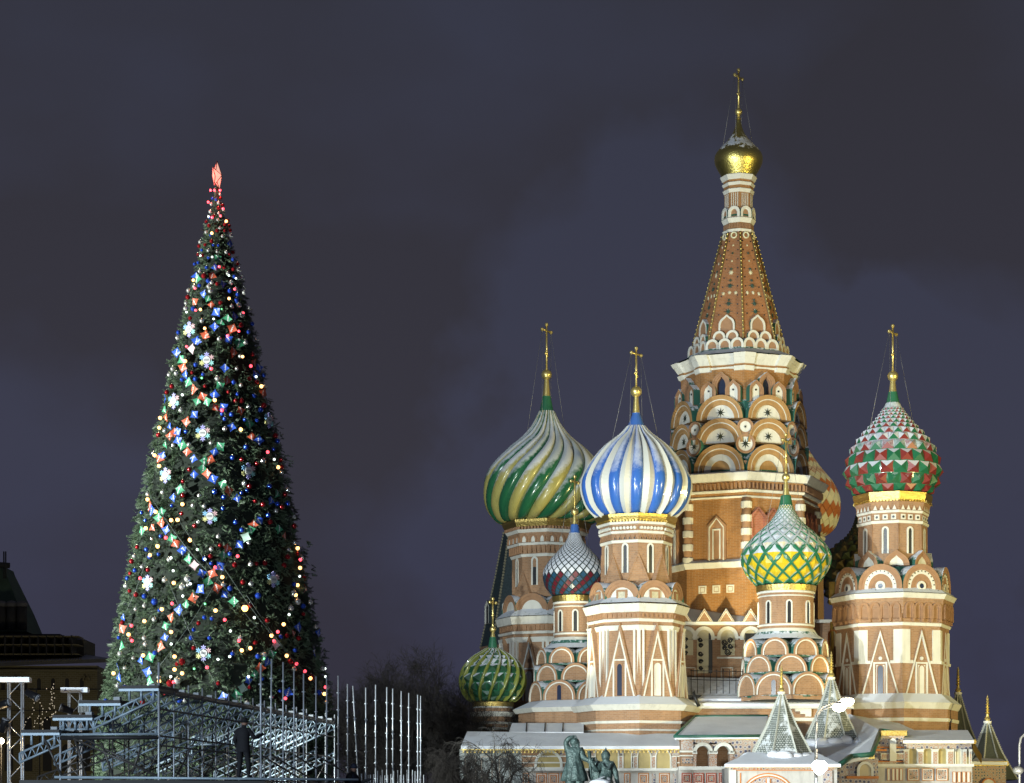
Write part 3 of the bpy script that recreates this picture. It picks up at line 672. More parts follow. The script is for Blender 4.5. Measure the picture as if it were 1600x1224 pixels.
def star_band(name, v0, v1, r0, r1, m, notch=.06):      # cornice breaking forward over the middle of each face
    pts = []; mb = MB()
    for k in range(8):
        c = R_(45 * k); 
        for a, q in ((-22.5, 1.0), (-8, 1 - notch * .2), (8, 1 - notch * .2)): pass
    ang = []; 
    for k in range(8):
        for a, q in ((0, 1.0), (10, 1 - .055), (10.6, 1 - .10), (22.5, 1 - .125), (34.4, 1 - .10), (35, 1 - .055)): ang.append((R_(45 * k + a), q))
    V = []
    for z, r in ((D.z(v0), r0 * .8), (D.z(v0), r0), (D.z(v1), r1), (D.z(v1), r1 * .8)):
        V += [(r * q * D.s * math.sin(a), -r * q * D.s * math.cos(a), z) for a, q in ang]
    n = len(ang)
    mb.add(V, [(i*n+k, i*n+(k+1) % n, (i+1)*n+(k+1) % n, (i+1)*n+k) for i in range(3) for k in range(n)], m); mb.build(name, D.e)
star_band('cornice', 567, 573, 106, 102, WH); star_band('cornice', 573, 582, 101, 95, WH); star_band('brick_course', 581, 586, 93, 93, BRD); star_band('cornice', 585.5, 592, 96, 93, WH)
D.lathe('wall', [(588, 90), (668, 91)], BRD)
D.panel('ogee_window', FRONT, 87, 640, 14, 46, 'ogee', [(0, 6, BRP, GRN), (2.6, 5, BRP), (5.2, 3.4, BRP), (7.4, -3, GLS)], 6)
for a in FRONT:
    for d in (-19.5, 19.5): D.panel('ogee_niche', [a], 91, 641, 12.2, 33, 'ogee', [(0, 4, BRP, GRN), (2.6, 3, BRP), (4.8, 1, WH)], 12, du=d)
    for d in (-19.5, 19.5): D.panel('round_hole', [a], 92.4, 624.5, 1.6, 3.4, 'circle', [(0, .4, DRK)], 1, du=d)
def star(T, ang, ap, v, r, n=8, du=0):
    mb = MB(); P = []
    for q in range(2 * n):
        w = r * (1 if q % 2 == 0 else .3) * T.s; P.append((w * math.sin(PI * q / n), -.9 * T.s, w * math.cos(PI * q / n)))
    mb.add(P + [(0, -1.8 * T.s, 0)], [(q, (q + 1) % (2*n), 2*n) for q in range(2*n)], mat('star_dark', (0.02, 0.03, 0.02), .5))
    t = R_(ang); mb.build('star_ornament', T.e, (ap * T.s * math.sin(t) + du * math.cos(t), -ap * T.s * math.cos(t) + du * math.sin(t), T.z(v)), t)
BIG = [(0, 9, BRK, GRN), (3, 8, BRK), (6.2, 7.2, WH), (7.6, 6.6, BRK), (10.5, 5.6, BRK), (14.5, 2, WH)]
for vb, ap_, ro, hh, first in ((667, 91, 37, 37, True), (704, 93, 38, 38, False), (748, 94, 40, 42, False)):
    D.panel('kokoshnik', FRONT, ap_, vb + 1, ro, hh, 'round', BIG if vb != 748 else BIG[:5] + [(14.5, 3, WH), (24, .6, BRK)], 24, n=26)
    if vb != 748:
        for a in FRONT: star(D, a, ap_ + 2, vb - 10, 8)
    D.lathe('tier_roof', [(vb - 36, 84), (vb - 28, 92), (vb + 1, 96 if vb != 748 else 104)], GRN)
for vb, rr, ro in ((694, 101, 12.5), (723, 103, 15)):
    D.panel('round_boss', VERT, rr, vb, ro, 2 * ro, 'circle', [(0, 5, BRP, GRN), (2.4, 4, BRP), (4, 3, WH)], 16)
    for a in VERT: star(D, a, rr + 3, vb - ro, 8 if ro > 14 else 3)
D.panel('small_kokoshnik', VERT, 101, 750, 12, 17, 'round', [(0, 4, BRP, GRN), (3, 3, BRP), (5.5, 1, WH)], 14)
D.lathe('eave_roof', [(747, 100), (755, 140)], SNOWR); D.band(755, 767, 141, 135); D.lathe('wall', [(766, 128), (795, 122)], BRD)
D.boxes('dentils', FRONT, 117, 770, 779, 2.6, 6, 15, 50, BRP); D.band(780, 784, 130, 129); D.band(789, 792, 126, 125)
D.lathe('wall', [(790, 121), (900, 121)], BRD)
for a in VERT:      # banded corner columns: brick with white blocks
    t = R_(a); X, Y_ = 121 * D.s * math.sin(t), -121 * D.s * math.cos(t)
    mb = MB(); mb.tube([(0, 0, D.z(892)), (0, 0, D.z(792))], 7 * D.s, BRP, 12); mb.build('corner_column', D.e, (X, Y_, 0))
    for i in range(5):
        mb = MB(); v = 803 + i * 20.5; mb.tube([(0, 0, D.z(v + 5.4)), (0, 0, D.z(v + 4.6)), (0, 0, D.z(v - 4.6)), (0, 0, D.z(v - 5.4))], [7.2 * D.s, 8.6 * D.s, 8.6 * D.s, 7.2 * D.s], WH, 12, smooth=False); mb.build('white_block', D.e, (X, Y_, 0))
D.panel('window_surround', [-22.5, -67.5], 112, 886, 15, 68, 'house', [(0, 3.5, BRP), (3, 4.2, WH), (4.6, 2, BRP)], 3)
D.panel('window', [-22.5, -67.5], 113, 884, 6.6, 46, 'rect', [(0, 2.6, WH), (2.2, .6, DRK)], 3)
for a in (22.5, 67.5):
    for d in (-28, -2, 24): D.panel('shaft_gable', [a], 112, 890, 13, 84, 'house', [(0, 6, BRR), (3, 3, BRR)], 6, du=d)
D.lathe('ledge_roof', [(884, 120), (889, 130)], GRN); D.band(889, 898, 131, 127)
D.lathe('wall', [(896, 124), (1060, 124)], BRD)
for d in (-22, 0, 22): D.panel('square_boss', FRONT, 114, 936, 6, 12, 'rect', [(0, 2.4, WH), (2, 1.4, BRP), (3, 2, WH)], 3, du=d, closed=True)
# ---- galleries, porches and roofs round the foot of the towers
def tile_print(name, base, c1, c2, sc):
    m = bpy.data.materials.new(name); m.use_nodes = True; N = m.node_tree.nodes; L = m.node_tree.links.new; b = N['Principled BSDF']; b.inputs['Roughness'].default_value = .6
    tc = N.new('ShaderNodeTexCoord'); v = N.new('ShaderNodeTexVoronoi'); v.inputs['Scale'].default_value = sc; v.inputs['Randomness'].default_value = .35
    L(tc.outputs['Object'], v.inputs[0]); r = N.new('ShaderNodeValToRGB'); e = r.color_ramp.elements
    r.color_ramp.interpolation = 'CONSTANT'; e[0].position = 0; e[0].color = (*c1, 1); e[1].position = .30; e[1].color = (*base, 1)
    x = e.new(.52); x.color = (*c2, 1); y = e.new(.62); y.color = (*base, 1)
    L(v.outputs['Distance'], r.inputs[0]); L(r.outputs[0], b.inputs['Base Color']); return m
TP1 = tile_print('painted_frieze', (.46, .43, .41), (.09, .09, .17), (.42, .24, .16), 2.8)
TP2 = tile_print('painted_tiles', (.44, .38, .32), (.10, .11, .14), (.42, .16, .07), 4.0)
ORG = mat('orange_trim', (0.55, 0.20, 0.05), .7); REDT = mat('red_trim', (0.42, 0.09, 0.05), .7)
AMB = mat('ochre_glazing', (0.42, 0.33, 0.13), .35, noise=.3, nscale=1.5); WDW = mat('window_dark_glass', (0.03, 0.035, 0.045), .2)
WHG = mat('gallery_lime', (.52, .50, .47), .85, noise=.2, nscale=1.5, streak=.5)
PLS = mat('grey_plaster', (0.33, 0.36, 0.36), .85, noise=.25, nscale=.8); CREAM = mat('cream_plaster', (0.55, 0.50, 0.34), .85, noise=.15)
SMR = mat('snow_roof_sheet', (0.76, 0.80, 0.86), .8, noise=.14, nscale=.7, bump=.4)
def sheet(name, P, m, parent, th=.25, me=None):
    P = [W(*p) for p in P]; n = len(P); mb = MB(); Q = [p - Vector((0, 0, th)) for p in P]
    mb.add(P + Q, [tuple(range(n)), tuple(range(2*n-1, n-1, -1))] + [(i, (i+1) % n, n + (i+1) % n, n + i) for i in range(n)], m)
    return mb.build(name, parent)
def ubox(name, u0, u1, v0, v1, Y, dep, m, parent, front=0):
    """box whose front face stands at distance Y - front"""
    a, b = W(u0, v1, Y), W(u1, v0, Y); mb = MB(); z0 = a.z if v1 is not None else 0
    mb.box((0, -front, 0), (b.x - a.x, dep, b.z - a.z), m); return mb.build(name, parent, (a.x, Y, a.z))
def upan(name, us, v, Y, w, h, kind, prof, parent, depth=4, closed=False, n=18):
    s = Y / F; me = panel_mesh(name, kind, w, h, prof, depth, s, n, closed)
    return [obj(name, me, parent, tuple(W(u, v, Y))) for u in us]
GB = 1320      # foot row, below the ground line of any wall
gl = empty('gallery', W(900, 1300, 190), 0, None); gl.parent = cath; gl['label'] = 'low arcaded gallery with painted frames along the left of the cathedral foot'
def GP(o): return o
class Loc:      # parent that keeps world positions: an Empty at the origin under the cathedral
    pass
def group_part(name, label=None):
    e_ = empty(name, (0, 0, 0), 0, cath)
    if label: e_['label'] = label
    return e_
bpy.data.objects.remove(gl)
gl = group_part('gallery', 'low arcaded gallery with painted frames along the left of the cathedral foot')
Y0 = 190
ubox('wall', 718, 815, 1171, GB, Y0, 3, PLS, gl); ubox('wall', 815, 1063, 1171, 1203, Y0, 3, BRF, gl); ubox('wall', 815, 1140, 1203, GB, Y0 - .25, 3, WHG, gl)
sheet('roof', [(800, 1130, 197), (912, 1130, 197), (912, 1144, 193.5), (795, 1144, 193.5)], SMR, gl)
sheet('roof', [(730, 1143, 193.6), (1072, 1147, 193.6), (1066, 1166, 189), (720, 1166, 189)], SMR, gl)
for u in (795, 823, 852, 880): 
    mb = MB(); mb.tube([W(u, 1130, 197) + Vector((0, 0, .05)), W(u - 1, 1144, 193.4) + Vector((0, 0, .06))], .05, BLK, 4); mb.build('roof_seam', gl)
ubox('gilded_eave', 721, 1064, 1166, 1173, Y0, .8, GOLDR, gl, .9)
for i in range(57): upan('eave_pendant', [724 + i * 6], 1176.5, Y0 - .7, 1.6, 4, 'tri', [(0, .6, GOLDR)], gl, 1)
upan('window', [735, 760.5, 788.5], 1217, Y0 - .1, 9, 35, 'rect', [(0, 1.2, mat('pale_reveal', (.42, .36, .3), .8)), (1.6, -2, WDW)], gl, 6)
ubox('frieze', 875, 1063, 1173, 1180, Y0 - .05, .2, TP1, gl, .06)
for v in (1181, 1191, 1199): ubox('string_course', 815, 1063, v, v + 2, Y0, .3, WH, gl, .1)
upan('arch', [857], 1202, Y0 - .1, 22, 30, 'round', [(0, 2, WH), (2.4, 1.2, WH), (4, -1, AMB)], gl)
for u, w in ((915, 7), (936, 7), (958, 9.5), (980, 7.6), (1006.5, 11.5), (1036, 12.5)):
    upan('arch', [u], 1202, Y0 - .15, w, 32, 'round', [(0, 2.2, WH), (1.8, -.5, AMB)], gl)
for u in (926, 947, 969, 993, 1021, 1053): upan('tiled_pillar', [u], 1201, Y0 - .15, 3.8, 19, 'rect', [(0, 1.6, WH), (1, 1.9, TP2)], gl, 2, True)
ubox('sill_cornice', 814, 1142, 1201, 1205, Y0, .6, WHS, gl, .75)
FR = [(0, .8, ORG), (1.3, .3, WH), (2.6, .9, ORG), (4.0, .2, TP2)]
upan('painted_frame', [846, 865, 884, 903, 1005.5, 1038], 1226, Y0 - .3, 8, 18, 'rect', FR, gl, 1, True)
upan('painted_frame', [822, 980], 1226, Y0 - .3, 4.6, 18, 'rect', FR[:2] + [(2.6, .2, TP2)], gl, 1, True)
upan('scroll_panel', [1021, 1054], 1226, Y0 - .3, 2.6, 17, 'rect', [(0, .3, TP1)], gl, 1, True)

# centre gallery
gc = group_part('gallery', 'short raised gallery with two open arches beside the tented porch'); Y1 = 187
ubox('wall', 1064, 1182, 1156, 1203, Y1 + 1.6, 3, BRF, gc)
sheet('roof', [(1085, 1120, 196), (1200, 1119, 196), (1192, 1150, Y1 - 1.2), (1054, 1151, Y1 - 1.2)], SMR, gc)
mb = MB()
for a, b in (((1054, 1151, Y1 - 1.2), (1085, 1120, 196)), ((1085, 1120, 196), (1200, 1119, 196)), ((1054, 1151, Y1 - 1.2), (1192, 1150, Y1 - 1.2))):
    mb = MB(); mb.tube([W(*a), W(*b)], .12, GRNP, 5); mb.build('roof_edge', gc)
ubox('gilded_eave', 1058, 1186, 1151, 1156.5, Y1, .8, GOLDR, gc, .7)
ubox('wall', 1064, 1083, 1156, 1203, Y1, 1.6, BRF, gc); ubox('frieze', 1064, 1083, 1157, 1172, Y1, .2, TP1, gc, .1); ubox('wall', 1143, 1190, 1156, 1203, Y1, 1.6, TP1, gc)
ubox('string_course', 1062, 1083, 1173, 1176, Y1, .3, WH, gc, .25); ubox('tile_course', 1066, 1082, 1184, 1193, Y1, .2, TP2, gc, .2); ubox('string_course', 1062, 1083, 1180, 1182, Y1, .3, WH, gc, .2)
for u in (1098, 1130):   # open arches: a ring over two jambs, dark vault behind
    s = Y1 / F; mb = MB(); n = 16; ro, ri = 15.5 * s, 10.2 * s
    P = []
    for i in range(n + 1):
        a = PI * i / n
        for r in (ro, ri):
            for y in (-.3, 1.2): P.append((-r * math.cos(a), y, r * math.sin(a)))
    Fc = []
    for i in range(n):
        o = 4 * i; Fc += [(o, o+2, o+6, o+4), (o+2, o+3, o+7, o+6), (o+1, o, o+4, o+5)]
    mb.add(P, Fc, WH); mb.build('arch', gc, tuple(W(u, 1176, Y1)))
for u0, u1 in ((1083, 1088), (1108, 1120), (1140, 1146)): ubox('tiled_pillar', u0, u1, 1176, 1203, Y1, 1.2, TP2, gc, .1)
for u0, u1 in ((1082, 1089), (1107, 1121), (1139, 1147)): ubox('capital', u0, u1, 1174.5, 1178.5, Y1, 1.2, WH, gc, .3)
ubox('spandrel', 1083, 1146, 1156.5, 1163, Y1 + .1, 1, TP1, gc)
for u in (1083.5, 1114, 1145): upan('spandrel', [u], 1175, Y1 + .1, 6, 14, 'tri' if False else 'rect', [(0, 0, TP1)], gc, 6)
ubox('sill_cornice', 1060, 1150, 1198, 1203.5, Y1, .6, WHS, gc, .6); ubox('wall', 1060, 1150, 1203, GB, Y1 - .1, 3, WHG, gc)
upan('painted_frame', [1073, 1091.5, 1111, 1131], 1225, Y1 - .2, 8, 17, 'rect', [(0, 1, REDT), (1.6, .3, WH), (2.6, 1, REDT), (4.2, .2, TP2)], gc, 1, True)

# platform and terrace wall between the towers
tr = group_part('terrace', 'raised terrace with an arched wall and iron scrollwork between the towers')
ubox('platform_wall', 1060, 1330, 1104, 1190, 198, 14, BRF, tr); ubox('cornice', 1058, 1332, 1099, 1108, 198, .6, WHS, tr, .8)
sheet('snow_ledge', [(1062, 1088, 203), (1330, 1088, 203), (1332, 1099.5, 196.9), (1058, 1099.5, 196.9)], SMR, tr)
ubox('string_course', 1190, 1330, 1122, 1127, 198, .4, WH, tr, .3)
for i, u in enumerate((1258, 1250, 1242)): ubox('stepped_trim', u, u + 9, 1108 + i * 0, 1112 + (2 - i) * 4, 198, .3, WH, tr, .32 + .01 * i)
ubox('wall', 1050, 1190, 975, 1100, 206, 3, BRD if False else BRF, tr); ubox('cornice', 1048, 1192, 972, 977.5, 206, .4, WH, tr, .5)
sheet('roof', [(1050, 946, 209.5), (1192, 946, 209.5), (1192, 972, 205.4), (1050, 972, 205.4)], SMR, tr)
upan('gable', [1067, 1100.5, 1134.5, 1173], 971, 205.2, 13, 20, 'tri', [(0, 1, WH, SLATE), (1.2, 2, BRF), (2.4, 1, WH), (3.8, .4, BRF)], tr, 40)
upan('arch', [1072, 1100, 1137, 1173], 1000, 205.9, 16.5, 21, 'round', [(0, 2.4, WH), (5.4, -.6, CREAM)], tr, 3)
upan('arch_infill', [1100], 1052, 205.9, 11, 53, 'rect', [(0, .2, CREAM)], tr, 1); ubox('doorway', 1107, 1113, 990, 1052, 206, .3, BLK, tr, .12)
upan('arch_infill', [1137, 1072, 1173], 1024, 205.9, 11, 25, 'rect', [(0, .1, CREAM if i == 0 else BLK) for i in (0,)], tr, 1)
ubox('dark_bay', 1164, 1184, 990, 1040, 206, .4, BLK, tr, .15)
for u in (1086.5, 1118, 1155): ubox('impost', u - 5, u + 5, 995, 998, 206, .3, WH, tr, .3)
ubox('string_course', 1120, 1160, 1027, 1029.5, 206, .3, WH, tr, .3)
upan('square_boss', [1136, 1077], 1061, 205.9, 9.5, 18, 'rect', [(0, 1, WH), (1.2, .3, BRF)], tr, 1, True)
def scroll(cx, cy, r, Y, sgn=1):
    P = []
    for i in range(22):
        a = i / 21 * 3.4 * PI * sgn; q = r * (1 - i / 26); p = W(cx + q * math.cos(a), cy + q * math.sin(a), Y); P.append(p)
    mb = MB(); mb.tube(P, .05, BLK, 4); return mb.build('iron_scroll', tr)
for cx, cy, r, sg in ((1094, 1000, 3.6, 1), (1095, 1009, 3.6, -1), (1094.5, 1022, 4, 1), (1095, 1034, 3.6, -1), (1095, 1044, 3.2, 1), (1132, 1004, 5, 1), (1141, 1001, 4.4, -1), (1141, 1010, 4, 1), (1132, 1013, 3.6, -1), (1137, 1019, 5.4, 1), (1071, 1000, 3.6, -1), (1071, 1010, 3.6, 1), (1071, 1021, 3.6, -1)): scroll(cx, cy, r, 205.1, sg)
sheet('dark_roof', [(1068, 1058, 204), (1160, 1060, 204), (1175, 1086, 200), (1068, 1086, 200)], mat('wet_roof', (0.03, 0.035, 0.04), .5, snow=(.6, .3, .9, .8), noise=.4), tr)
sheet('snow_drift', [(1118, 1072, 203), (1166, 1078, 201), (1172, 1092, 199), (1090, 1092, 199)], SNOW, tr)
for i in range(9):
    u = 1080 + i * 10; mb = MB(); mb.tube([W(u, 1084, 199.5), W(u, 1046, 199.5)], .03, BLK, 4); mb.build('railing_post', tr)
for v in (1048, 1062):
    mb = MB(); mb.tube([W(1078, v, 199.5), W(1162, v + 2, 199.5)], .03, BLK, 4); mb.build('rail', tr)
ubox('wall', 1268, 1312, 972, 1100, 212, 3, BRF, tr); ubox('cornice', 1266, 1306, 969, 974, 212, .4, WH, tr, .5)
upan('arch', [1301], 1010, 209, 7, 26, 'round', [(0, 3, ORG), (2, 2, CREAM), (4, 0, BRF)], tr, 4)
for u, v0, v1, w in ((1301, 910, 945, 6), (1300, 972, 1092, 3)):
    mb = MB(); mb.tube([W(u, v1, 209), W(u, v0, 209)], w * 209 / F, mat('ochre_pipe', (.5, .35, .08), .5), 10); mb.build('column', tr)

# tented porches
SCALE_T = {}
def tent_mat():
    m = bpy.data.materials.new('tent_scales'); m.use_nodes = True; N = m.node_tree.nodes; L = m.node_tree.links.new; b = N['Principled BSDF']; b.inputs['Roughness'].default_value = .5
    tc = N.new('ShaderNodeTexCoord'); s = N.new('ShaderNodeSeparateXYZ'); L(tc.outputs['Object'], s.inputs[0]); c = N.new('ShaderNodeCombineXYZ')
    at = N.new('ShaderNodeMath'); at.operation = 'ARCTAN2'; L(s.outputs[0], at.inputs[0]); L(s.outputs[1], at.inputs[1]); ad = N.new('ShaderNodeMath'); ad.operation = 'MULTIPLY'; ad.inputs[1].default_value = 1.7; L(at.outputs[0], ad.inputs[0]); L(ad.outputs[0], c.inputs[0]); L(s.outputs[2], c.inputs[1])
    bt = N.new('ShaderNodeTexBrick'); L(c.outputs[0], bt.inputs[0]); bt.inputs['Scale'].default_value = 1; bt.inputs['Brick Width'].default_value = .19; bt.inputs['Row Height'].default_value = .15; bt.inputs['Mortar Size'].default_value = .026
    bt.inputs['Color1'].default_value = (.30, .32, .30, 1); bt.inputs['Color2'].default_value = (.42, .45, .44, 1); bt.inputs['Mortar'].default_value = (.025, .04, .035, 1)
    n = N.new('ShaderNodeTexNoise'); n.inputs['Scale'].default_value = .9; n.inputs['Detail'].default_value = 6; n.inputs['Roughness'].default_value = .65; g_ = N.new('ShaderNodeNewGeometry'); L(g_.outputs['Position'], n.inputs[0])
    r = N.new('ShaderNodeValToRGB'); r.color_ramp.elements[0].position = .52; r.color_ramp.elements[1].position = .60; L(n.outputs[0], r.inputs[0])
    ml = N.new('ShaderNodeMath'); ml.operation = 'MULTIPLY'; ml.inputs[1].default_value = .7; L(r.outputs[0], ml.inputs[0])
    mx = N.new('ShaderNodeMix'); mx.data_type = 'RGBA'; L(ml.outputs[0], mx.inputs[0]); L(bt.outputs[0], mx.inputs[6]); mx.inputs[7].default_value = (.7, .75, .82, 1)
    L(mx.outputs[2], b.inputs['Base Color']); return m
TSC = tent_mat(); RIBM = mat('tent_rib_pale', (.48, .50, .46), .6)
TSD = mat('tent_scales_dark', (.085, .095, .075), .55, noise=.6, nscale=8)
def porch_tent(u, Y, vtop, vbase, hw, label, dark=False, drift=True, rot=22.5):
    e_ = Tower('porch', u, Y, label); s = e_.s
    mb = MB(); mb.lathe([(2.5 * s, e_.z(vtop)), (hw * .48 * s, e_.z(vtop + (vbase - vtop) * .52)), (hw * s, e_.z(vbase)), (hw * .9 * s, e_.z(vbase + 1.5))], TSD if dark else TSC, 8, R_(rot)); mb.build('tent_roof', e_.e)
    for k in range(8):
        t = R_(rot + 45 * k); mb = MB(); n = int((vbase - vtop) / 3.2)
        if math.cos(t) < -.8: continue
        mb.tube([(h * s * math.sin(t), -h * s * math.cos(t), e_.z(v)) for v, h in ((vtop, 2.8), (vtop + (vbase - vtop) * .52, hw * .485), (vbase, hw * 1.005))], .07, RIBM, 4)
        for q in range(n):
            f = (q + .5) / n; h = 2.8 + (hw - 2.8) * f; v = vtop + (vbase - vtop) * f; h = (2.8 + (hw * .485 - 2.8) * f / .52) if f < .52 else hw * (.485 + .52 * (f - .52) / .48)
            mb.add([((h * s + o * .07) * math.sin(t) + p * .1 * math.cos(t), -(h * s + o * .07) * math.cos(t) + p * .1 * math.sin(t), e_.z(v) + w * .09) for o, p, w in ((0, -1, 0), (2.2, 0, 0), (0, 1, 0), (0, 0, 1.6), (0, 0, -1.2))], [(0, 1, 3), (1, 2, 3), (1, 0, 4), (2, 1, 4)], RIBM)
        mb.build('tent_rib', e_.e)
    e_.lathe('collar', [(vtop + 2, 2.5), (vtop, 6), (vtop - 3, 6.4), (vtop - 4, 2)], WHS, 8)
    pts = [(vtop - 3, 2), (vtop - 6, 5.2), (vtop - 10, 2.6), (vtop - 14, 2)]
    for q in range(6): v = vtop - 14 - q * 4.4; pts += [(v, 1.4), (v - 2.2, 4.4 - q * .45), (v - 4, 1.2)]
    pts.append((vtop - 44, .3)); e_.lathe('gilded_finial', pts, GOLD, 10, 0, True)
    if drift:
        rd = random.Random(int(u))
        for k in range(11):
            t = R_(-120 + 24 * k + rd.uniform(-6, 6)); q = hw * rd.uniform(.98, 1.12); mb = MB(); mb.sphere((0, 0, 0), 1, SNOW, 14, 8); me = mb.mesh('snow_heap'); me.transform(Matrix.Diagonal((rd.uniform(.5, .95), rd.uniform(.4, .7), rd.uniform(.22, .55), 1)))
            obj('snow_heap', me, e_.e, (q * s * math.sin(t), -q * s * math.cos(t), e_.z(vbase + rd.uniform(1, 4))), t)
    if drift: e_.lathe('snow_skirt', [(vbase - 3, hw * .93), (vbase + 2, hw * 1.12), (vbase + 14, hw * 1.62), (vbase + 15.5, hw * 1.6)], SNOW, 8, R_(rot), True)
    return e_
K1 = porch_tent(1221, 182, 1083, 1180, 49, 'porch with an octagonal scaled tent roof flanked by snow, left of the street lamp')
YP = 178
kp = group_part('porch', 'white porch front with orange arch outlines under the snowy eave')
ubox('wall', 1139, 1308, 1199, GB, YP, 6, WHG, kp); ubox('gilded_eave', 1134, 1312, 1194, 1200, YP, .8, GOLDR, kp, .5)
sheet('snowy_eave', [(1170, 1176, 180.5), (1275, 1176, 180.5), (1314, 1194, YP - .8), (1132, 1194, YP - .8)], SNOW, kp)
ubox('orange_line', 1150, 1300, 1203, 1204.6, YP, .2, ORG, kp, .06); ubox('frieze', 1142, 1306, 1200, 1203, YP, .2, TP2, kp, .05)
upan('arch', [1200], 1250, YP - .05, 44, 42, 'round', [(0, .8, ORG), (2, .4, WH), (4, .9, ORG), (6, .2, TP1)], kp, 1)
ubox('mullion', 1196, 1204, 1217, 1250, YP, .2, ORG, kp, .16); ubox('mullion_core', 1198, 1202, 1217, 1250, YP, .2, WH, kp, .2)
ubox('pilaster', 1140, 1150, 1204, GB, YP, .2, WH, kp, .15); ubox('orange_line', 1156, 1158, 1208, GB, YP, .2, ORG, kp, .05); ubox('pilaster', 1286, 1300, 1204, GB, YP, .2, TP1, kp, .18)
K2 = porch_tent(1299, 192, 1060, 1158, 44, 'porch with an octagonal scaled tent roof, behind the twin street lamp')
K3 = porch_tent(1497, 214, 1084, 1188, 40, 'porch with a dark tent roof half hidden by the big tower', True, False)
K4 = porch_tent(1543, 200, 1129, 1218, 46, 'porch with a dark tent roof at the far right end', True, False)

st = group_part('covered_stair', 'covered stair with broad snowy roof planes between porch and right gallery')
sheet('roof', [(1255, 1160, 192), (1345, 1162, 190), (1318, 1192, 180), (1288, 1196, 179)], SNOW, st)
sheet('roof', [(1322, 1112, 199), (1376, 1142, 190), (1362, 1179, 183), (1318, 1190, 181), (1340, 1160, 190)], SMR, st)
sheet('roof', [(1322, 1116, 202), (1400, 1128, 201), (1440, 1146, 195), (1376, 1142, 190.2)], SMR, st)
for P in ([(1376, 1142, 189.7), (1362, 1179, 182.6), (1330, 1182, 182)], [(1330, 1182, 181.6), (1308, 1198, 179)], [(1376, 1142, 189.7), (1418, 1148, 189.4)]):
    mb = MB(); mb.tube([W(*p) for p in P], .22, GRNP, 6); mb.build('roof_edge', st)
ubox('wall', 1308, 1372, 1184, GB, 184, 3, TP1, st); ubox('gilded_eave', 1328, 1366, 1180, 1186, 183, .6, GOLDR, st, .2)
upan('arch', [1352], 1216, 183.6, 13, 26, 'round', [(0, 1.6, WH), (4, -1, AMB)], st)
ubox('string_course', 1322, 1372, 1213, 1217, 183.8, .4, ORG, st, .3); ubox('string_course', 1366, 1385, 1171, 1174, 186, .4, ORG, st, .2)

gr = group_part('gallery', 'right-hand gallery with white tiled pillars and flower panels under a gilded eave'); Y2 = 188
ubox('wall', 1366, 1413, 1150, 1197, Y2 + .4, 4, TP1, gr); ubox('gilded_eave', 1376, 1416, 1142, 1150, Y2, .8, GOLDR, gr, .4)
for v in (1167, 1171.5, 1189): ubox('string_course', 1368, 1413, v, v + 2, Y2 + .4, .4, ORG if v != 1171.5 else WH, gr, .2)
upan('tile_panel', [1383, 1407], 1187, Y2 + .1, 7, 10, 'rect', [(0, 1, WH), (1.2, 1.2, TP2)], gr, 2, True); upan('arch', [1395], 1190, Y2, 5, 36, 'round', [(0, 3, WH)], gr)
sheet('roof', [(1415, 1141, 193), (1512, 1141, 193), (1522, 1157, Y2 - 1), (1411, 1157, Y2 - 1)], SMR, gr)
ubox('gilded_eave', 1411, 1523, 1156.5, 1163, Y2, .8, GOLDR, gr, .6); ubox('frieze', 1413, 1518, 1163, 1170, Y2, .6, TP1, gr)
ubox('wall', 1413, 1518, 1170, 1197, Y2 + .9, 3, WH, gr)
upan('arch', [1426.5, 1449.5, 1472.5], 1196, Y2 + .2, 7.6, 30, 'round', [(0, 1.6, WH), (1.6, -2, AMB)], gr); upan('arch', [1497], 1196, Y2 + .2, 5.5, 28, 'round', [(0, 1.6, WH), (1.6, -1, CREAM)], gr)
for u, w in ((1415.5, 3.4), (1438, 4.2), (1461, 4.2), (1485, 5), (1507, 3), (1516, 2)): upan('tiled_pillar', [u], 1196, Y2 + .1, w, 22, 'rect', [(0, 1.8, WH), (.9, 2.0, TP2)], gr, 2, True)
for u, w in ((1415.5, 4), (1438, 5), (1461, 5), (1485, 5.6), (1507, 3.6), (1516, 2.6)): upan('capital', [u], 1174, Y2 + .1, w, 3, 'rect', [(0, 2.6, WH)], gr, 2)
ubox('sill_cornice', 1364, 1520, 1194, 1198.5, Y2, .6, WHS, gr, .5); ubox('wall', 1366, 1519, 1198, GB, Y2 - .1, 4, WHG, gr)
upan('flower_panel', [1427, 1449.5, 1472], 1220, Y2 - .2, 9, 19, 'rect', [(0, .8, ORG), (1, .4, WH), (2.4, .3, TP2)], gr, 1, True)
upan('narrow_panel', [1388.5, 1396, 1402, 1408], 1220, Y2 - .2, 2.4, 19, 'rect', [(0, .6, ORG), (.7, .4, WH)], gr, 1, True)
upan('narrow_panel', [1491, 1498.5, 1506, 1513], 1223, Y2 - .2, 2.8, 17, 'rect', [(0, .8, ORG), (.9, .4, WH)], gr, 1, True)
sheet('sloping_eave', [(1520, 1158, Y2 - 1), (1534, 1180, Y2 + 2), (1534, 1190, Y2 + 2), (1520, 1168, Y2 - 1)], GOLDR, gr)
ubox('wall', 1519, 1572, 1196, GB, 193, 5, TP2, gr); ubox('gilded_eave', 1517, 1574, 1190, 1197, 192.6, .8, GOLDR, gr, .4)
sheet('roof', [(1524, 1184, 196), (1565, 1186, 196), (1574, 1191, 192), (1517, 1190, 192)], SMR, gr)
upan('arch', [1545], 1240, 192.8, 12, 24, 'round', [(0, .8, ORG), (2, .3, WH)], gr, 1)
gx = group_part('rear_block', None)
ubox('wall', 760, 1480, 1095, 1300, 214, 14, BRF, gx)

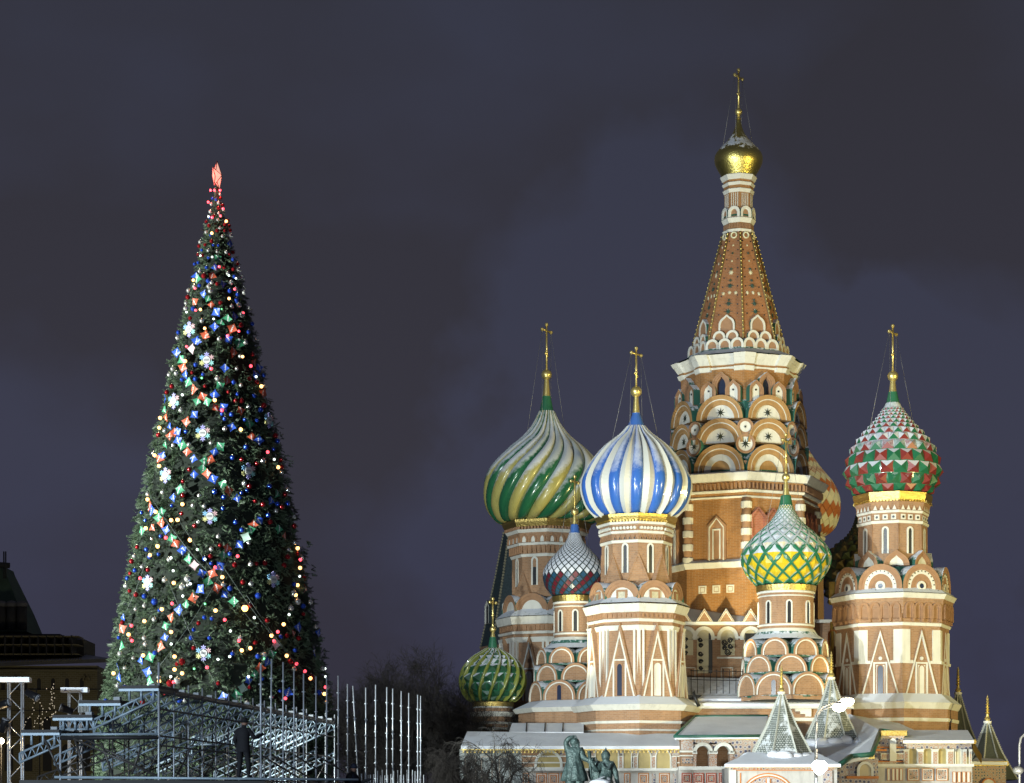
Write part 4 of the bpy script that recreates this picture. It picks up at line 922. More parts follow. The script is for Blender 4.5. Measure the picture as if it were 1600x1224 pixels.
# ------------------------------------------------------------------ a fixture on the ledge, the street lamps
fx = empty('ledge_floodlight', W(1089, 1093, 196.5)); tag(fx, 'small black floodlight tilted on the snowy ledge between two towers', 'floodlight fixture')
mb = MB(); mb.tube([(-.35, 0, .6), (.15, -.2, -.6)], .16, BLK, 8); mb.build('housing', fx)
mb = MB(); mb.tube([(-.4, 0, .2), (-.2, 0, .75), (-.1, .1, .2)], .05, BLK, 5); mb.build('bracket', fx)
POLE = mat('pale_steel', (.30, .30, .29), .45, .5)
HOT = mat('lamp_hot', (1, .9, .7), .5, emit=((1.0, .86, .62), 60)); HOTC = mat('lamp_hot_cool', (1, 1, 1), .5, emit=((.82, .95, 1.0), 55))
def point(name, loc, p, c, r=.3):
    l = bpy.data.lights.new(name, 'POINT'); l.energy = p; l.color = c; l.shadow_soft_size = r; o = bpy.data.objects.new(name, l); COL.objects.link(o); o.location = loc
sl = empty('street_lamp', (W(1275, 1290, 150).x, 150, 0)); tag(sl, 'tall street lamp with two glowing heads and floodlights before the tented porches', 'street lamp')
o = sl.location; mb = MB(); mb.tube([Vector((0, 0, 0)), W(1275, 1170, 150) - o], .11, POLE, 8); mb.tube([W(1275, 1170, 150) - o, W(1275.5, 1128, 150) - o], .07, POLE, 8); mb.build('pole', sl)
for k, (P, yb) in enumerate((([(1275.5, 1128), (1277, 1119), (1283, 1111), (1293, 1106), (1306, 1103.5)], 0), ([(1275.5, 1128), (1276.5, 1116), (1285, 1105), (1303, 1098), (1319, 1094.5)], 1.6))):
    pts = [W(u, v, 150 + yb * i / 4) - o for i, (u, v) in enumerate(P)]; mb = MB(); mb.tube(pts, .05, POLE, 6); mb.build('arm', sl)
    q = pts[-1] + Vector((.22, 0, 0)); mb = MB(); mb.sphere(q + Vector((0, 0, .12)), .36, POLE, 12, 6, sz=.5); mb.build('lamp_head', sl)
    mb = MB(); mb.sphere(q - Vector((0, 0, .06)), .42, HOT, 14, 8, sz=.75); mb.build('lamp_bulb', sl); point('lamp_light', q + o - Vector((0, .2, .55)), 110, (1, .8, .5))
for du, dv in ((0, 0), (7, 1), (3, 5)):
    q = W(1277 + du, 1197 + dv, 149.4) - o; mb = MB(); mb.tube([q + Vector((0, .35, 0)), q], [.2, .38], BLK, 10); mb.build('flood_housing', sl)
    mb = MB(); mb.tube([q - Vector((0, .02, 0)), q - Vector((0, .05, 0))], .36, HOTC, 12); mb.build('flood_lens', sl)
point('lamp_light', W(1282, 1200, 148.6), 500, (.8, .93, 1))
s2 = empty('street_lamp', (W(1593, 1290, 158).x, 158, 0)); tag(s2, 'street lamp pole cut by the right edge with a silver floodlight halfway up', 'street lamp'); o = s2.location
mb = MB(); mb.tube([Vector((0, 0, 0)), W(1593, 1165, 158) - o, W(1595, 1154, 158) - o, W(1600, 1148, 158) - o, W(1612, 1144, 158) - o], .085, POLE, 8); mb.build('pole', s2)
q = W(1591, 1204, 157.5) - o; mb = MB(); mb.sphere(q, .38, POLE, 12, 8, sz=.8); mb.build('flood_housing', s2); q2 = W(1617, 1144, 158) - o; mb = MB(); mb.sphere(q2, .35, POLE, 10, 6, sz=.4); mb.build('lamp_head', s2)

# ------------------------------------------------------------------ figures
def skin_body(name, J, E_, m, parent, sub=2):
    me = bpy.data.meshes.new(name); me.from_pydata([j[0] for j in J], E_, []); ob = bpy.data.objects.new(name, me); COL.objects.link(ob)
    sk = ob.modifiers.new('s', 'SKIN'); su = ob.modifiers.new('u', 'SUBSURF'); su.levels = sub; su.render_levels = sub
    for i, j in enumerate(J):
        r = j[1]; me.skin_vertices[0].data[i].radius = (r, r) if not isinstance(r, tuple) else r
    me.skin_vertices[0].data[0].use_root = True
    dg = bpy.context.evaluated_depsgraph_get(); nm = bpy.data.meshes.new_from_object(ob.evaluated_get(dg)); nm.name = name
    bpy.data.objects.remove(ob); nm.materials.clear(); nm.materials.append(m)
    nm.polygons.foreach_set('use_smooth', [True] * len(nm.polygons)); return obj(name, nm, parent)
def fingers(J, E_, hi, hand, d, up, r, L):
    """five short chains rooted in the palm vertex hi"""
    d = Vector(d).normalized(); side = d.cross(Vector(up)).normalized()
    for k in range(4):
        x = (k - 1.5) * r * 1.9; l = L * (.85, 1, .95, .75)[k]; a = len(J)
        p = Vector(hand) + d * L * .8 + side * x; J.append((tuple(p), r * .8)); J.append((tuple(p + d * l * .5 + Vector((0, 0, -l * .12))), r * .7)); J.append((tuple(p + d * l * .9 + Vector((0, 0, -l * .4))), r * .5))
        E_ += [(hi, a), (a, a + 1), (a + 1, a + 2)]
    a = len(J); p = Vector(hand) + side * r * 2.6 + d * L * .25; J.append((tuple(p), r * .9)); J.append((tuple(p + d * L * .5 + side * r * .6), r * .6)); E_ += [(hi, a), (a, a + 1)]
def head(parent, c, r, m, yaw=0.0, name='head', face=True):
    mb = MB(); k = 1.0
    mb.sphere((0, 0, 0), r, m, 14, 10, sz=1.22)
    if face:
        mb.add([(-.16*r, -.93*r, .1*r), (.16*r, -.93*r, .1*r), (0, -.95*r, .32*r), (0, -1.28*r, -.06*r), (0, -.92*r, -.16*r)], [(0, 3, 2), (3, 1, 2), (0, 4, 3), (4, 1, 3)], m)
        for sx in (-1, 1): mb.sphere((sx * .36 * r, -.84 * r, .16 * r), .14 * r, BLK, 6, 4); mb.sphere((sx * .98 * r, 0, .02 * r), .2 * r, m, 6, 4)
        mb.box((-.3*r, -.95*r, -.48*r), (.3*r, -.8*r, -.4*r), BLK)
    return mb.build(name, parent, c, yaw)
BRZ = mat('bronze_patina', (.05, .082, .082), .45, .35, noise=.8, nscale=4, bump=.9, snow=(.86, .1, .25, .9))
mo = empty('bronze_monument', (W(920, 1290, 168).x, 168, 0)); tag(mo, 'green bronze monument: man standing with raised arm beside a seated man with shield', 'monument')
o = mo.location
def M(u, v, y=0): return tuple(W(u, v, 168 + y) - o)
J = [(M(897, 1194), .62), (M(896, 1184), .52), (M(897, 1174), .66), (M(898, 1169), .28), (M(899, 1163), .30),            # hips, waist, chest, neck, head
     (M(888, 1172), .34), (M(883.5, 1161), .24), (M(889, 1153.5, -.2), .18), (M(893, 1152.5, -.2), .14),                 # raised arm over the brow
     (M(907, 1173), .34), (M(912, 1185, -.2), .24), (M(921, 1189, -.3), .17), (M(925, 1187.5, -.3), .13),
     (M(892, 1210), .62), (M(891, 1224), .40), (M(890, 1240), .24), (M(890, 1252), .22), (M(895, 1254, -.5), .16),
     (M(903, 1210, .2), .62), (M(905, 1224, .2), .40), (M(907, 1240, .2), .24), (M(908, 1252, .2), .22), (M(913, 1254, -.3), .16)]
E_ = [(0, 1), (1, 2), (2, 3), (3, 4), (2, 5), (5, 6), (6, 7), (7, 8), (2, 9), (9, 10), (10, 11), (11, 12), (0, 13), (13, 14), (14, 15), (15, 16), (16, 17), (0, 18), (18, 19), (19, 20), (20, 21), (21, 22)]
fingers(J, E_, 8, J[8][0], (1, 0, .1), (0, 1, 0), .045, .26); fingers(J, E_, 12, J[12][0], (1, 0, .25), (0, 1, 0), .045, .26)
skin_body('standing_figure', J, E_, BRZ, mo); head(mo, M(899, 1161.5), .32, BRZ, R_(55), 'standing_head')
mb = MB(); mb.sphere((0, 0, 0), .36, BRZ, 14, 8, sz=1.0); mb.build('hair', mo, M(897.6, 1160)); mb = MB(); mb.sphere(M(902, 1166, -.1), .2, BRZ, 10, 6, sz=1.5); mb.build('beard', mo)
mb = MB(); pts = [(.44, M(0, 1191)[2]), (.62, M(0, 1192)[2]), (.72, M(0, 1200)[2]), (.88, M(0, 1210)[2]), (.98, M(0, 1220)[2]), (.9, M(0, 1221)[2])]; n = 40; V = []
for r, z in pts:
    for k in range(n): a = 2*PI*k/n; q = r * (1 + .07 * math.sin(a * 9)); V.append((M(897, 0)[0] + q * math.sin(a), -q * .8 * math.cos(a), z))
mb.add(V, [(i*n+k, i*n+(k+1) % n, (i+1)*n+(k+1) % n, (i+1)*n+k) for i in range(5) for k in range(n)], BRZ, True); mb.build('tunic', mo)
J = [(M(947, 1220, .2), .62), (M(947, 1208, .1), .55), (M(948, 1197), .62), (M(947, 1190), .26), (M(946.5, 1184), .28),
     (M(956, 1195), .32), (M(962, 1208, -.1), .23), (M(964, 1220, -.2), .17), (M(965, 1224, -.2), .14),
     (M(939, 1196), .32), (M(931, 1204, -.4), .23), (M(926, 1195, -.6), .17), (M(924, 1191, -.6), .14),
     (M(938, 1224, -1.0), .42), (M(930, 1226, -1.8), .34), (M(928, 1246, -1.7), .24), (M(926, 1254, -2.0), .18),
     (M(952, 1226, -1.0), .42), (M(950, 1230, -2), .32), (M(950, 1248, -1.9), .24), (M(950, 1254, -2.3), .18)]
E_ = [(0, 1), (1, 2), (2, 3), (3, 4), (2, 5), (5, 6), (6, 7), (7, 8), (2, 9), (9, 10), (10, 11), (11, 12), (0, 13), (13, 14), (14, 15), (15, 16), (0, 17), (17, 18), (18, 19), (19, 20)]
fingers(J, E_, 8, J[8][0], (0.2, 0, -1), (0, 1, 0), .045, .24); fingers(J, E_, 12, J[12][0], (-.2, 0, 1), (0, 1, 0), .045, .24)
skin_body('seated_figure', J, E_, BRZ, mo); head(mo, M(946.5, 1183), .31, BRZ, R_(-40), 'seated_head')
mb = MB(); mb.lathe([(.33, -.02), (.34, .1), (.28, .28), (.1, .44), (.03, .62), (.001, .66)], BRZ, 14, 0, True); mb.build('helmet', mo, M(946.5, 1182))
mb = MB(); mb.sphere((0, 0, 0), .70, BRZ, 24, 10, sz=1.25); me = mb.mesh('shield'); me.transform(Matrix.Diagonal((1, .22, 1, 1))); obj('shield', me, mo, M(933, 1207, .5), R_(-20))
mb = MB(); mb.tube([M(926, 1230, -.6), M(922, 1196, -.6), M(921, 1174, -.6)], [.05, .09, .15], BRZ, 8); mb.tube([M(918, 1192, -.6), M(930, 1191, -.6)], .07, BRZ, 6); mb.build('sword', mo)
mb = MB(); mb.sphere((0, 0, 0), .8, SNOW, 18, 8, sz=.35); mb.build('lap_snow', mo, M(938, 1223.5, -1.4))
mb = MB(); mb.tube([M(940, 1192, -.55), M(944, 1199, -.65), M(951, 1202, -.6), M(955, 1194, -.5)], .09, BRZ, 6); mb.build('sash', mo)
mb = MB(); mb.box((M(880, 0)[0], -2.6, M(0, 1284)[2]), (M(975, 0)[0], 1.4, M(0, 1255)[2]), mat('granite', (.25, .12, .1), .5, noise=.3)); mb.box((M(872, 0)[0], -3, 0), (M(983, 0)[0], 1.8, M(0, 1284)[2]), MATS['granite']); mb.build('pedestal', mo)
mb = MB(); mb.box((M(940, 0)[0], -.6, M(0, 1255)[2]), (M(958, 0)[0], .9, M(0, 1228)[2]), BRZ); mb.build('seat', mo)
# ------------------------------------------------------------------ the big arcade building at the far left
ar = empty('arcade_building', (W(60, 1290, 182).x, 182, 0)); tag(ar, 'dark long shopping arcade building with a steep green tower roof at the far left', 'building'); YG = 182
o = ar.location
GW = mat('arcade_stone', (.15, .13, .065), .85, brick='wall', noise=.3, nscale=.4); GT = mat('arcade_trim', (.19, .165, .09), .85, noise=.3); GD = mat('arcade_dark', (.03, .03, .03), .8); GRF = mat('arcade_green_roof', (.05, .09, .055), .7, noise=.5, nscale=1.5)
def gbox(name, u0, u1, v0, v1, dep, m, front=0, par=ar):
    a, b = W(u0, v1, YG) - o, W(u1, v0, YG) - o; mb = MB(); mb.box((0, -front, 0), (b.x - a.x, dep, b.z - a.z), m); return mb.build(name, par, (a.x, 0, a.z))
def gpan(name, us, v, w, h, kind, prof, depth=2):
    me = panel_mesh(name, kind, w, h, prof, depth, YG / F); return [obj(name, me, ar, tuple(W(u, v, YG) - o)) for u in us]
gbox('wall', -160, 152, 1041, 1323, 12, GW)
for v in (1041, 1047, 1079, 1112, 1150): gbox('cornice', -160, 153.5, v, v + 2.2, .5, GT, .5)
gpan('arched_niche', [-16, 5, 40, 61, 83, 105, 128], 1078, 5, 20, 'round', [(0, 1, GT), (1.8, .2, GD)]); gpan('arched_window', [-10, 14, 44, 74, 104, 134], 1146, 8, 28, 'round', [(0, 1.2, GT), (2, .2, GD)])
gpan('arched_window', [-10, 14, 44, 74, 104, 134], 1205, 9, 44, 'round', [(0, 1.2, GT), (2, .2, GD)])
for u in (27, 135):
    for sx in (-1, 1):
        mb = MB(); mb.tube([W(u - 5 * sx, 1064, YG - .3) - o, W(u - 2.4 * sx, 1056, YG - .3) - o, W(u, 1062, YG - .3) - o], .12, GT, 4); mb.build('zigzag_ornament', ar)
mb = MB(); P = [W(-160, 1041, YG - 1.2) - o, W(174, 1029, YG - .5) - o, W(126, 1022, YG + 5) - o, W(-160, 1022, YG + 5) - o]; mb.add(P + [p - Vector((0, 0, .3)) for p in P], [(0,1,2,3), (7,6,5,4), (0,4,5,1), (1,5,6,2), (2,6,7,3), (3,7,4,0)], mat('arcade_roof', (.07, .07, .075), .6, snow=(.7, .3, .9, .5), noise=.5)); mb.build('roof', ar)
for i in range(44):
    u = -2 + i * 4; a = W(u, 1036 - i * .15, YG - .8) - o; b = W(u + 2, 1024, YG + 4) - o
    if u < 130: mb = MB(); mb.tube([a, b], .05, GT, 4); mb.build('roof_batten', ar)
gbox('attic', -160, 120, 994, 1024, 8, mat('attic_boards', (.10, .09, .06), .85, noise=.4), -3)
for u in range(-8, 122, 13): gbox('attic_post', u, u + 1.6, 992, 1024, .4, GD, -2.7)
for v in (993, 1006, 1021): gbox('attic_rail', -160, 121, v, v + 1.4, .4, GT, -2.6)
gbox('ledge', -160, 80, 985, 993, 7, GD, -3.5)
mb = MB(); c = W(-30, 0, YG + 8); zz = lambda v: EYE + (HOR - v) * (YG + 4) / F; s_ = YG / F; V = []
for v, h in ((985, 86), (947, 72), (887, 46), (880, 44)): V += [(c.x - o.x - h * s_, 8 - h * s_ * .6, zz(v)), (c.x - o.x + h * s_, 8 - h * s_ * .6, zz(v)), (c.x - o.x + h * s_, 8 + h * s_, zz(v)), (c.x - o.x - h * s_, 8 + h * s_, zz(v))]
mb.add(V, [(4*i+k, 4*i+(k+1) % 4, 4*i+4+(k+1) % 4, 4*i+4+k) for i in range(3) for k in range(4)] + [(12, 13, 14, 15)], GRF); mb.build('tower_roof', ar)
for u in (-20, 2, 18, 34): 
    mb = MB(); p = W(u, 984, YG + 4) - o; mb.tube([p, p + Vector((0, 0, 1.9))], .42, GD, 8); mb.sphere(p + Vector((0, 0, 2.0)), .5, mat('arcade_zinc', (.12, .12, .12), .6), 10, 5, sz=.7); mb.build('dormer', ar)
for u in (6, 9): mb = MB(); p = W(u, 885, YG + 5) - o; mb.tube([p - Vector((0, 0, 1)), p + Vector((0, 0, 1.2))], .06, GD, 5); mb.build('finial', ar)
mb = MB(); mb.tube([W(-40, 880, YG + 5) - o, W(15, 884, YG + 5) - o], .25, GD, 6); mb.build('roof_crest', ar)
LB = mat('tiny_light', (1, .9, .7), .5, emit=((1, .85, .6), .55))
gs = empty('light_garland', W(62, 1100, 150)); tag(gs, 'zigzag garland of tiny warm lights in front of the arcade building', 'light garland')
P = [(-24, 37), (-14, 20), (-7, 0), (-2, -12), (3, 8), (10, 25), (-10, 34), (0, 20), (4, 38), (14, 6), (19, -18), (22, 0), (26, 14), (16, 22), (20, -4), (24, -30), (8, -20)]
for a, b in zip(P, P[1:]):
    mb = MB()
    for i in range(4):
        f = i / 4; u = a[0] + (b[0] - a[0]) * f + random.uniform(-1.5, 1.5); v = a[1] + (b[1] - a[1]) * f + random.uniform(-1.5, 1.5); mb.sphere((u * 150 / F, random.uniform(-.3, .3), -v * 150 / F), .035, LB, 5, 3)
    mb.build('light_cluster', gs)
mb = MB(); mb.tube([(u * 150 / F, 0, -v * 150 / F) for u, v in P], .012, BLK, 3); mb.tube([(0, 0, 0), (0, 0, -EYE - 190 * 150 / F)], .03, BLK, 4); mb.build('garland_cord', gs)

# ------------------------------------------------------------------ bare trees
BARK = mat('bark_brown', (.014, .011, .010), .9, noise=.4, nscale=3); BARKP = mat('birch_bark', (.06, .055, .05), .9, noise=.5, nscale=4)
def bare_tree(u, Y, vtop, label, m, seed, droop=0.0, spread=.55, levels=5, lean=0.0, nk=4, grp='bare trees beside the cathedral'):
    rd = random.Random(seed); x = (u - 800) * Y / F; H_ = EYE + (HOR - vtop) * Y / F
    e_ = empty('bare_tree', (x, Y, 0)); tag(e_, label, 'tree', grp); tr_ = MB(); br = MB()
    def go(p, d, L, r, lv):
        n = 4; P = [p]; q = p; dd = d.copy()
        for i in range(n):
            dd = (dd + Vector((rd.gauss(0, .13), rd.gauss(0, .13), rd.gauss(0, .08) - droop * (levels - lv) * .035))).normalized(); q = q + dd * L / n; P.append(q)
        rs = [r * (1 - .42 * i / n) for i in range(n + 1)]
        (tr_ if lv == levels else br).tube(P, rs, m, 7 if lv >= levels - 1 else 3, False)
        if lv == 0: return
        for k in range(nk + (1 if lv < levels else 2)):
            f = rd.uniform(.35, 1.0) if k else 1.0; i = min(int(f * n), n - 1); b = P[i] + (P[i+1] - P[i]) * (f * n - i)
            a = rd.uniform(0, 2 * PI); t = dd.cross(Vector((math.cos(a), math.sin(a), .3))).normalized()
            nd = (dd * (1 - spread * .5) + t * spread * rd.uniform(.7, 1.3) + Vector((lean, 0, .12))).normalized()
            go(b, nd, L * rd.uniform(.55, .78), max(.010, r * .5 * rd.uniform(.8, 1.1)), lv - 1)
    go(Vector((0, 0, 0)), Vector((lean * .3, 0, 1)), H_ * .42, H_ * .022, levels)
    tr_.build('trunk', e_); br.build('branches', e_, kind='stuff')
bare_tree(692, 165, 1105, 'dark bare tree with long drooping twigs crossing the left gallery corner', BARK, 3, 1.7, .85, 6, .07, 4)
bare_tree(742, 172, 1128, 'low bare tree directly before the dark windows of the left gallery', BARK, 11, 1.2, .7, 5, -.02, 3)
bare_tree(722, 169, 1118, 'dark bare tree arching right over the corner of the left gallery roof', BARK, 31, 1.8, .9, 6, .10, 4)
bare_tree(815, 178, 1108, 'pale slender birch before the arched window of the left gallery', BARKP, 5, 1.4, .5, 5, 0, 3)
bare_tree(612, 190, 1040, 'tall brown bare tree behind the scaffold poles', BARK, 21, .2, .6, 6, 0, 4)
bare_tree(566, 200, 1075, 'brown bare tree nearest the lit tree, behind the poles', BARK, 22, .2, .6, 6, 0, 4)
bare_tree(660, 205, 1062, 'brown bare tree behind the last scaffold poles at right', BARK, 23, .2, .6, 6, 0, 4)
bare_tree(700, 215, 1050, 'far bare tree just left of the low green dome', BARK, 24, .2, .6, 5, 0, 5)
#bare_tree(590, 230, 1120, 'small far bare tree low between two taller ones', BARK, 25, .2, .7, 6, 0, 4)
bare_tree(640, 240, 1110, 'wide far bare tree low behind the scaffold', BARK, 26, .2, .7, 6, 0, 4)

# ------------------------------------------------------------------ the decorated tree
YT = 110.0; XT = (339 - 800) * YT / F; ST = YT / F
ct = empty('christmas_tree', (XT, YT, 0)); tag(ct, 'huge narrow cone of artificial fir covered with ornaments and lights, red star on top', 'tree')
TP = [(293, 2), (310, 7), (350, 19), (400, 32), (500, 56), (600, 78), (700, 99), (850, 130), (950, 149), (1090, 176), (1150, 184), (1290, 190)]
def cone_r(v): return float(np.interp(v, [a for a, b in TP], [b for a, b in TP])) * ST
def cz(v): return EYE + (HOR - v) * YT / F
def vz(z): return HOR - (z - EYE) * F / YT
FOL = bpy.data.materials.new('fir_needles'); FOL.use_nodes = True
_n = FOL.node_tree.nodes; _b = _n['Principled BSDF']; _b.inputs['Roughness'].default_value = .55; _g = _n.new('ShaderNodeNewGeometry'); _r = _n.new('ShaderNodeValToRGB')
_r.color_ramp.elements[0].color = (.03, .06, .034, 1); _r.color_ramp.elements[1].color = (.15, .215, .125, 1); FOL.node_tree.links.new(_g.outputs['Random Per Island'], _r.inputs[0]); FOL.node_tree.links.new(_r.outputs[0], _b.inputs['Base Color'])
def sprigs(N):
    """numpy: fir tips fanned in clusters all over the cone"""
    T = []      # template: one tip with side needles, along +x, unit length
    def tri(a, b, c): T.append((a, b, c))
    tri((0, -.05, 0), (0, .05, 0), (1, 0, 0)); tri((0, 0, -.05), (0, 0, .05), (1, 0, 0))
    for k in range(6):
        x = .08 + k * .15; l = .40 * (1 - .5 * k / 6)
        for sy, sz in ((1, .25), (-1, .25), (.15, 1), (-.15, -1)):
            if (k + (sz > .5)) % 2 and abs(sz) > .5: continue
            tri((x, -.035 * abs(sz), 0), (x + .10, .035 * abs(sz), 0), (x + l * .7, sy * l * .72, sz * l * .5))
    T = np.array(T, dtype=np.float64)
    zt, zb = cz(294), 1.5; zz_ = np.linspace(zb, zt, 400); rr = np.array([cone_r(vz(z)) + .25 for z in zz_]); cdf = np.cumsum(rr); cdf /= cdf[-1]
    NB = N // 7; z = np.interp(rng.random(NB), cdf, zz_); a = rng.uniform(-PI, PI, NB)
    keep = np.abs(a) < 2.5; z = z[keep]; a = a[keep]; NB = len(z)
    R = np.interp(z, zz_, rr) - .50
    bump = .10 * np.sin(a * 9 + z * 1.7) + .10 * np.sin(a * 17 - z * 2.9) + rng.normal(0, .13, NB)
    fr = np.clip(R / 3.0, .3, 1)
    z = np.repeat(z, 7); a0 = np.repeat(a, 7); R = np.repeat((R + bump * fr), 7); fr = np.repeat(fr, 7); n = len(z)
    a = a0 + rng.normal(0, .10, n) / np.maximum(R, .4); z = z + rng.normal(0, .15, n); L = rng.uniform(.18, .34, n) * (.65 + .35 * fr)
    P = np.stack([R * np.sin(a), -R * np.cos(a), z], 1)
    yaw = a - PI / 2 + rng.normal(0, .75, n); pit = rng.normal(-.35, .5, n)
    X = np.stack([np.cos(pit) * np.cos(yaw), np.cos(pit) * np.sin(yaw), np.sin(pit)], 1)
    up = rng.normal(0, 1, (n, 3)); Yv = np.cross(X, up); Yv /= np.linalg.norm(Yv, axis=1)[:, None]; Zv = np.cross(X, Yv)
    V = P[:, None, None, :] + L[:, None, None, None] * (T[None, :, :, 0:1] * X[:, None, None, :] + T[None, :, :, 1:2] * Yv[:, None, None, :] + T[None, :, :, 2:3] * Zv[:, None, None, :])
    # join the tip's triangles to one island through a shared root vertex
    nt_ = T.shape[0]; V = V.reshape(-1, 3)
    me = bpy.data.meshes.new('crown'); nv = len(V); me.vertices.add(nv); me.vertices.foreach_set('co', V.ravel()); nf = nv // 3
    me.loops.add(nv); me.loops.foreach_set('vertex_index', np.arange(nv, dtype=np.int32)); me.polygons.add(nf)
    me.polygons.foreach_set('loop_start', np.arange(0, nv, 3, dtype=np.int32)); me.polygons.foreach_set('loop_total', np.full(nf, 3, dtype=np.int32)); me.update(calc_edges=True); me.materials.append(FOL); return me
cw = obj('crown', sprigs(46000), ct, kind='stuff')
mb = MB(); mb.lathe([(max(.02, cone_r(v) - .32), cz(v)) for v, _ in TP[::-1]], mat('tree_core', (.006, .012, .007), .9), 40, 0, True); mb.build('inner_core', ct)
mb = MB(); mb.tube([(0, 0, 0), (0, 0, cz(294))], [.35, .08], mat('mast', (.05, .05, .05), .6), 10); mb.build('mast', ct)

def on_cone(u, v, off=.10):
    """point of the tree's surface seen at photo pixel (u, v)"""
    Yp = YT - 3
    for _ in range(12):
        z = EYE + (HOR - v) * Yp / F; x = (u - 800) * Yp / F - XT; r = cone_r(vz(z)) + off; x = max(-r * .985, min(r * .985, x))
        Yp = YT - math.sqrt(max(0, r * r - x * x))
    return Vector((XT + x, Yp, z)), math.atan2(x, YT - Yp + 1e-6)
T1 = lambda x, y: (220 + x / 4.08, 240 + y / 4.08); T2 = lambda x, y: (180 + x / 3.6, 520 + y / 3.6); T3 = lambda x, y: (140 + x / 3.825, 800 + y / 3.825)
def parse(s, f): 
    out_ = []
    for w in s.split():
        c, x, y = w.split(','); out_.append((c,) + f(float(x), float(y)))
    return out_
PAN = parse('b,570,575 b,475,725 r,455,778 b,350,785 g,360,800 b,525,832 b,400,893 g,425,925 r,450,965 r,345,945 b,600,1040 g,550,1055 g,505,1080 b,468,1103 r,583,1115 r,410,1155 b,480,1010 b,560,1185 g,625,1205 b,355,1195 g,490,670', T1)
PAN += parse('r,505,15 g,695,62 b,458,45 p,430,88 b,345,110 g,370,150 r,380,195 b,395,232 g,410,280 b,615,198 r,665,110 r,785,172 b,810,200 g,590,300 r,440,320 b,560,350 r,490,360 g,460,385 g,518,388 r,565,420 b,610,420 r,705,440 b,445,460 r,400,500 b,280,375 g,275,430 r,285,470 b,305,522 b,350,555 r,305,580 r,332,560 b,352,605 g,378,635 g,280,622 r,405,670 b,655,530 g,755,515 b,440,710 g,590,640 b,560,672 g,505,720 r,535,715 g,490,765 r,515,792 b,550,822 g,605,852 r,640,890 b,688,932 b,325,925 g,362,882 b,445,798 b,265,690 r,250,705 b,810,605 r,835,340 r,630,270 b,875,945 g,920,1105 r,955,1145 r,775,1080 g,762,1110 w,735,1150 b,700,1190 b,812,1055 r,630,1210 r,195,975 b,205,1000 g,262,1005 g,240,1040 r,260,1070 r,207,1095 b,285,1108 g,150,1115 g,320,1158 r,340,1185 b,380,1220 b,790,240 r,770,585 g,910,905', T2)
PAN += parse('b,555,230 g,590,280 p,625,318 b,670,368 b,780,325 r,733,368 g,705,418 b,660,460 r,620,515 g,575,555 b,533,585 r,487,630 g,455,682 b,450,750 r,423,803 b,305,885 g,362,868 b,345,955 g,357,1010 b,167,910 b,175,985 g,190,800 r,195,700 b,200,625 r,760,455 b,808,493 g,860,535 b,950,1010 w,915,1055 g,878,1095 b,800,1105 g,990,970 b,1062,895 p,1115,795 r,1020,935 g,1090,850 g,798,262 b,1250,690 b,1345,840 b,1185,1080 r,1220,730 b,1380,725 r,1290,455', T3)
BUL = parse('r,430,310 r,455,408 r,508,398 w,432,402 y,545,432 y,453,508 r,470,235 r,445,235 r,505,235 r,525,352 y,335,808 r,345,860 r,598,865 y,380,995 y,563,925 r,555,1160 r,625,1133 y,408,1115 r,653,1017 r,500,722 w,455,660 w,380,652 w,607,796 w,562,778 w,292,1012 g,515,992 w,465,1055 r,350,1000', T1)
BUL += parse('r,632,17 r,402,78 y,393,160 r,540,203 g,487,255 r,763,188 w,793,248 y,822,302 y,560,380 r,600,437 y,707,545 y,717,135 w,378,350 y,253,480 y,248,535 r,858,672 w,895,713 y,917,757 y,247,750 y,222,690 y,228,1008 y,315,1055 y,352,1053 y,172,1100 r,285,1153 y,420,1165 y,238,1200 y,378,965 y,182,938 y,1027,1212 w,463,1220 w,617,838', T2)
BUL += parse('y,487,50 y,525,48 y,600,170 y,407,207 y,360,258 w,487,275 r,455,155 g,647,225 w,690,283 r,750,332 y,793,390 w,500,352 y,503,425 r,302,397 r,493,548 y,432,582 w,603,430 w,557,503 g,690,550 y,753,590 Y,928,577 r,808,645 r,885,265 y,327,653 r,250,680 y,233,733 y,487,718 w,488,790 r,253,770 w,842,712 r,893,770 y,910,828 y,960,815 w,985,632 y,1087,740 r,1125,717 r,1102,772 y,1160,672 w,1193,614 y,1178,860 r,1237,908 r,1287,953 y,1243,218 r,1260,286 y,1258,335 w,1255,385 y,1243,438 y,1232,497 y,508,865 r,702,930 g,625,938 y,508,942 y,553,965 w,485,985 y,320,858 y,143,965 y,1403,1088 y,1320,995 r,1410,1048 r,1170,1115 w,768,882 r,503,1018 w,950,985 g,1043,878 y,415,1012 w,838,865 w,1410,985 w,1407,937', T3)
FLK = [(323, 563), (272, 627), (317, 677), (259, 743), (328, 807), (231, 911), (318, 1021), (427, 906), (388, 736), (296, 515), (420, 657)]
BAU = []
tries = 0
while len(BAU) < 292 and tries < 20000:
    tries += 1; v = 303 + (1100 - 303) * random.random() ** 1.12; h = cone_r(v) / ST; u = 339 + h * math.sin(random.uniform(-1.5, 1.5)) * 1.0
    md = 8 if v > 450 else 6
    if all((u - q[1]) ** 2 + (v - q[2]) ** 2 > md * md for q in BAU) and all((u - q[1]) ** 2 + (v - q[2]) ** 2 > 90 for q in PAN) and all((u - q[0]) ** 2 + (v - q[1]) ** 2 > 300 for q in FLK):
        BAU.append((random.choice('bbsssrr'), u, v))
ITEMS = []
def bmat(n, c, met, r, **k): return mat(n, c, r, met, **k)
BM = {'b': bmat('bauble_blue', (.03, .09, .55), .6, .16), 's': bmat('bauble_silver', (.85, .85, .80), .8, .2), 'r': bmat('bauble_dark_red', (.32, .015, .02), .6, .16)}
BN = {'b': 'blue', 's': 'silver', 'r': 'dark red'}; bme = {}
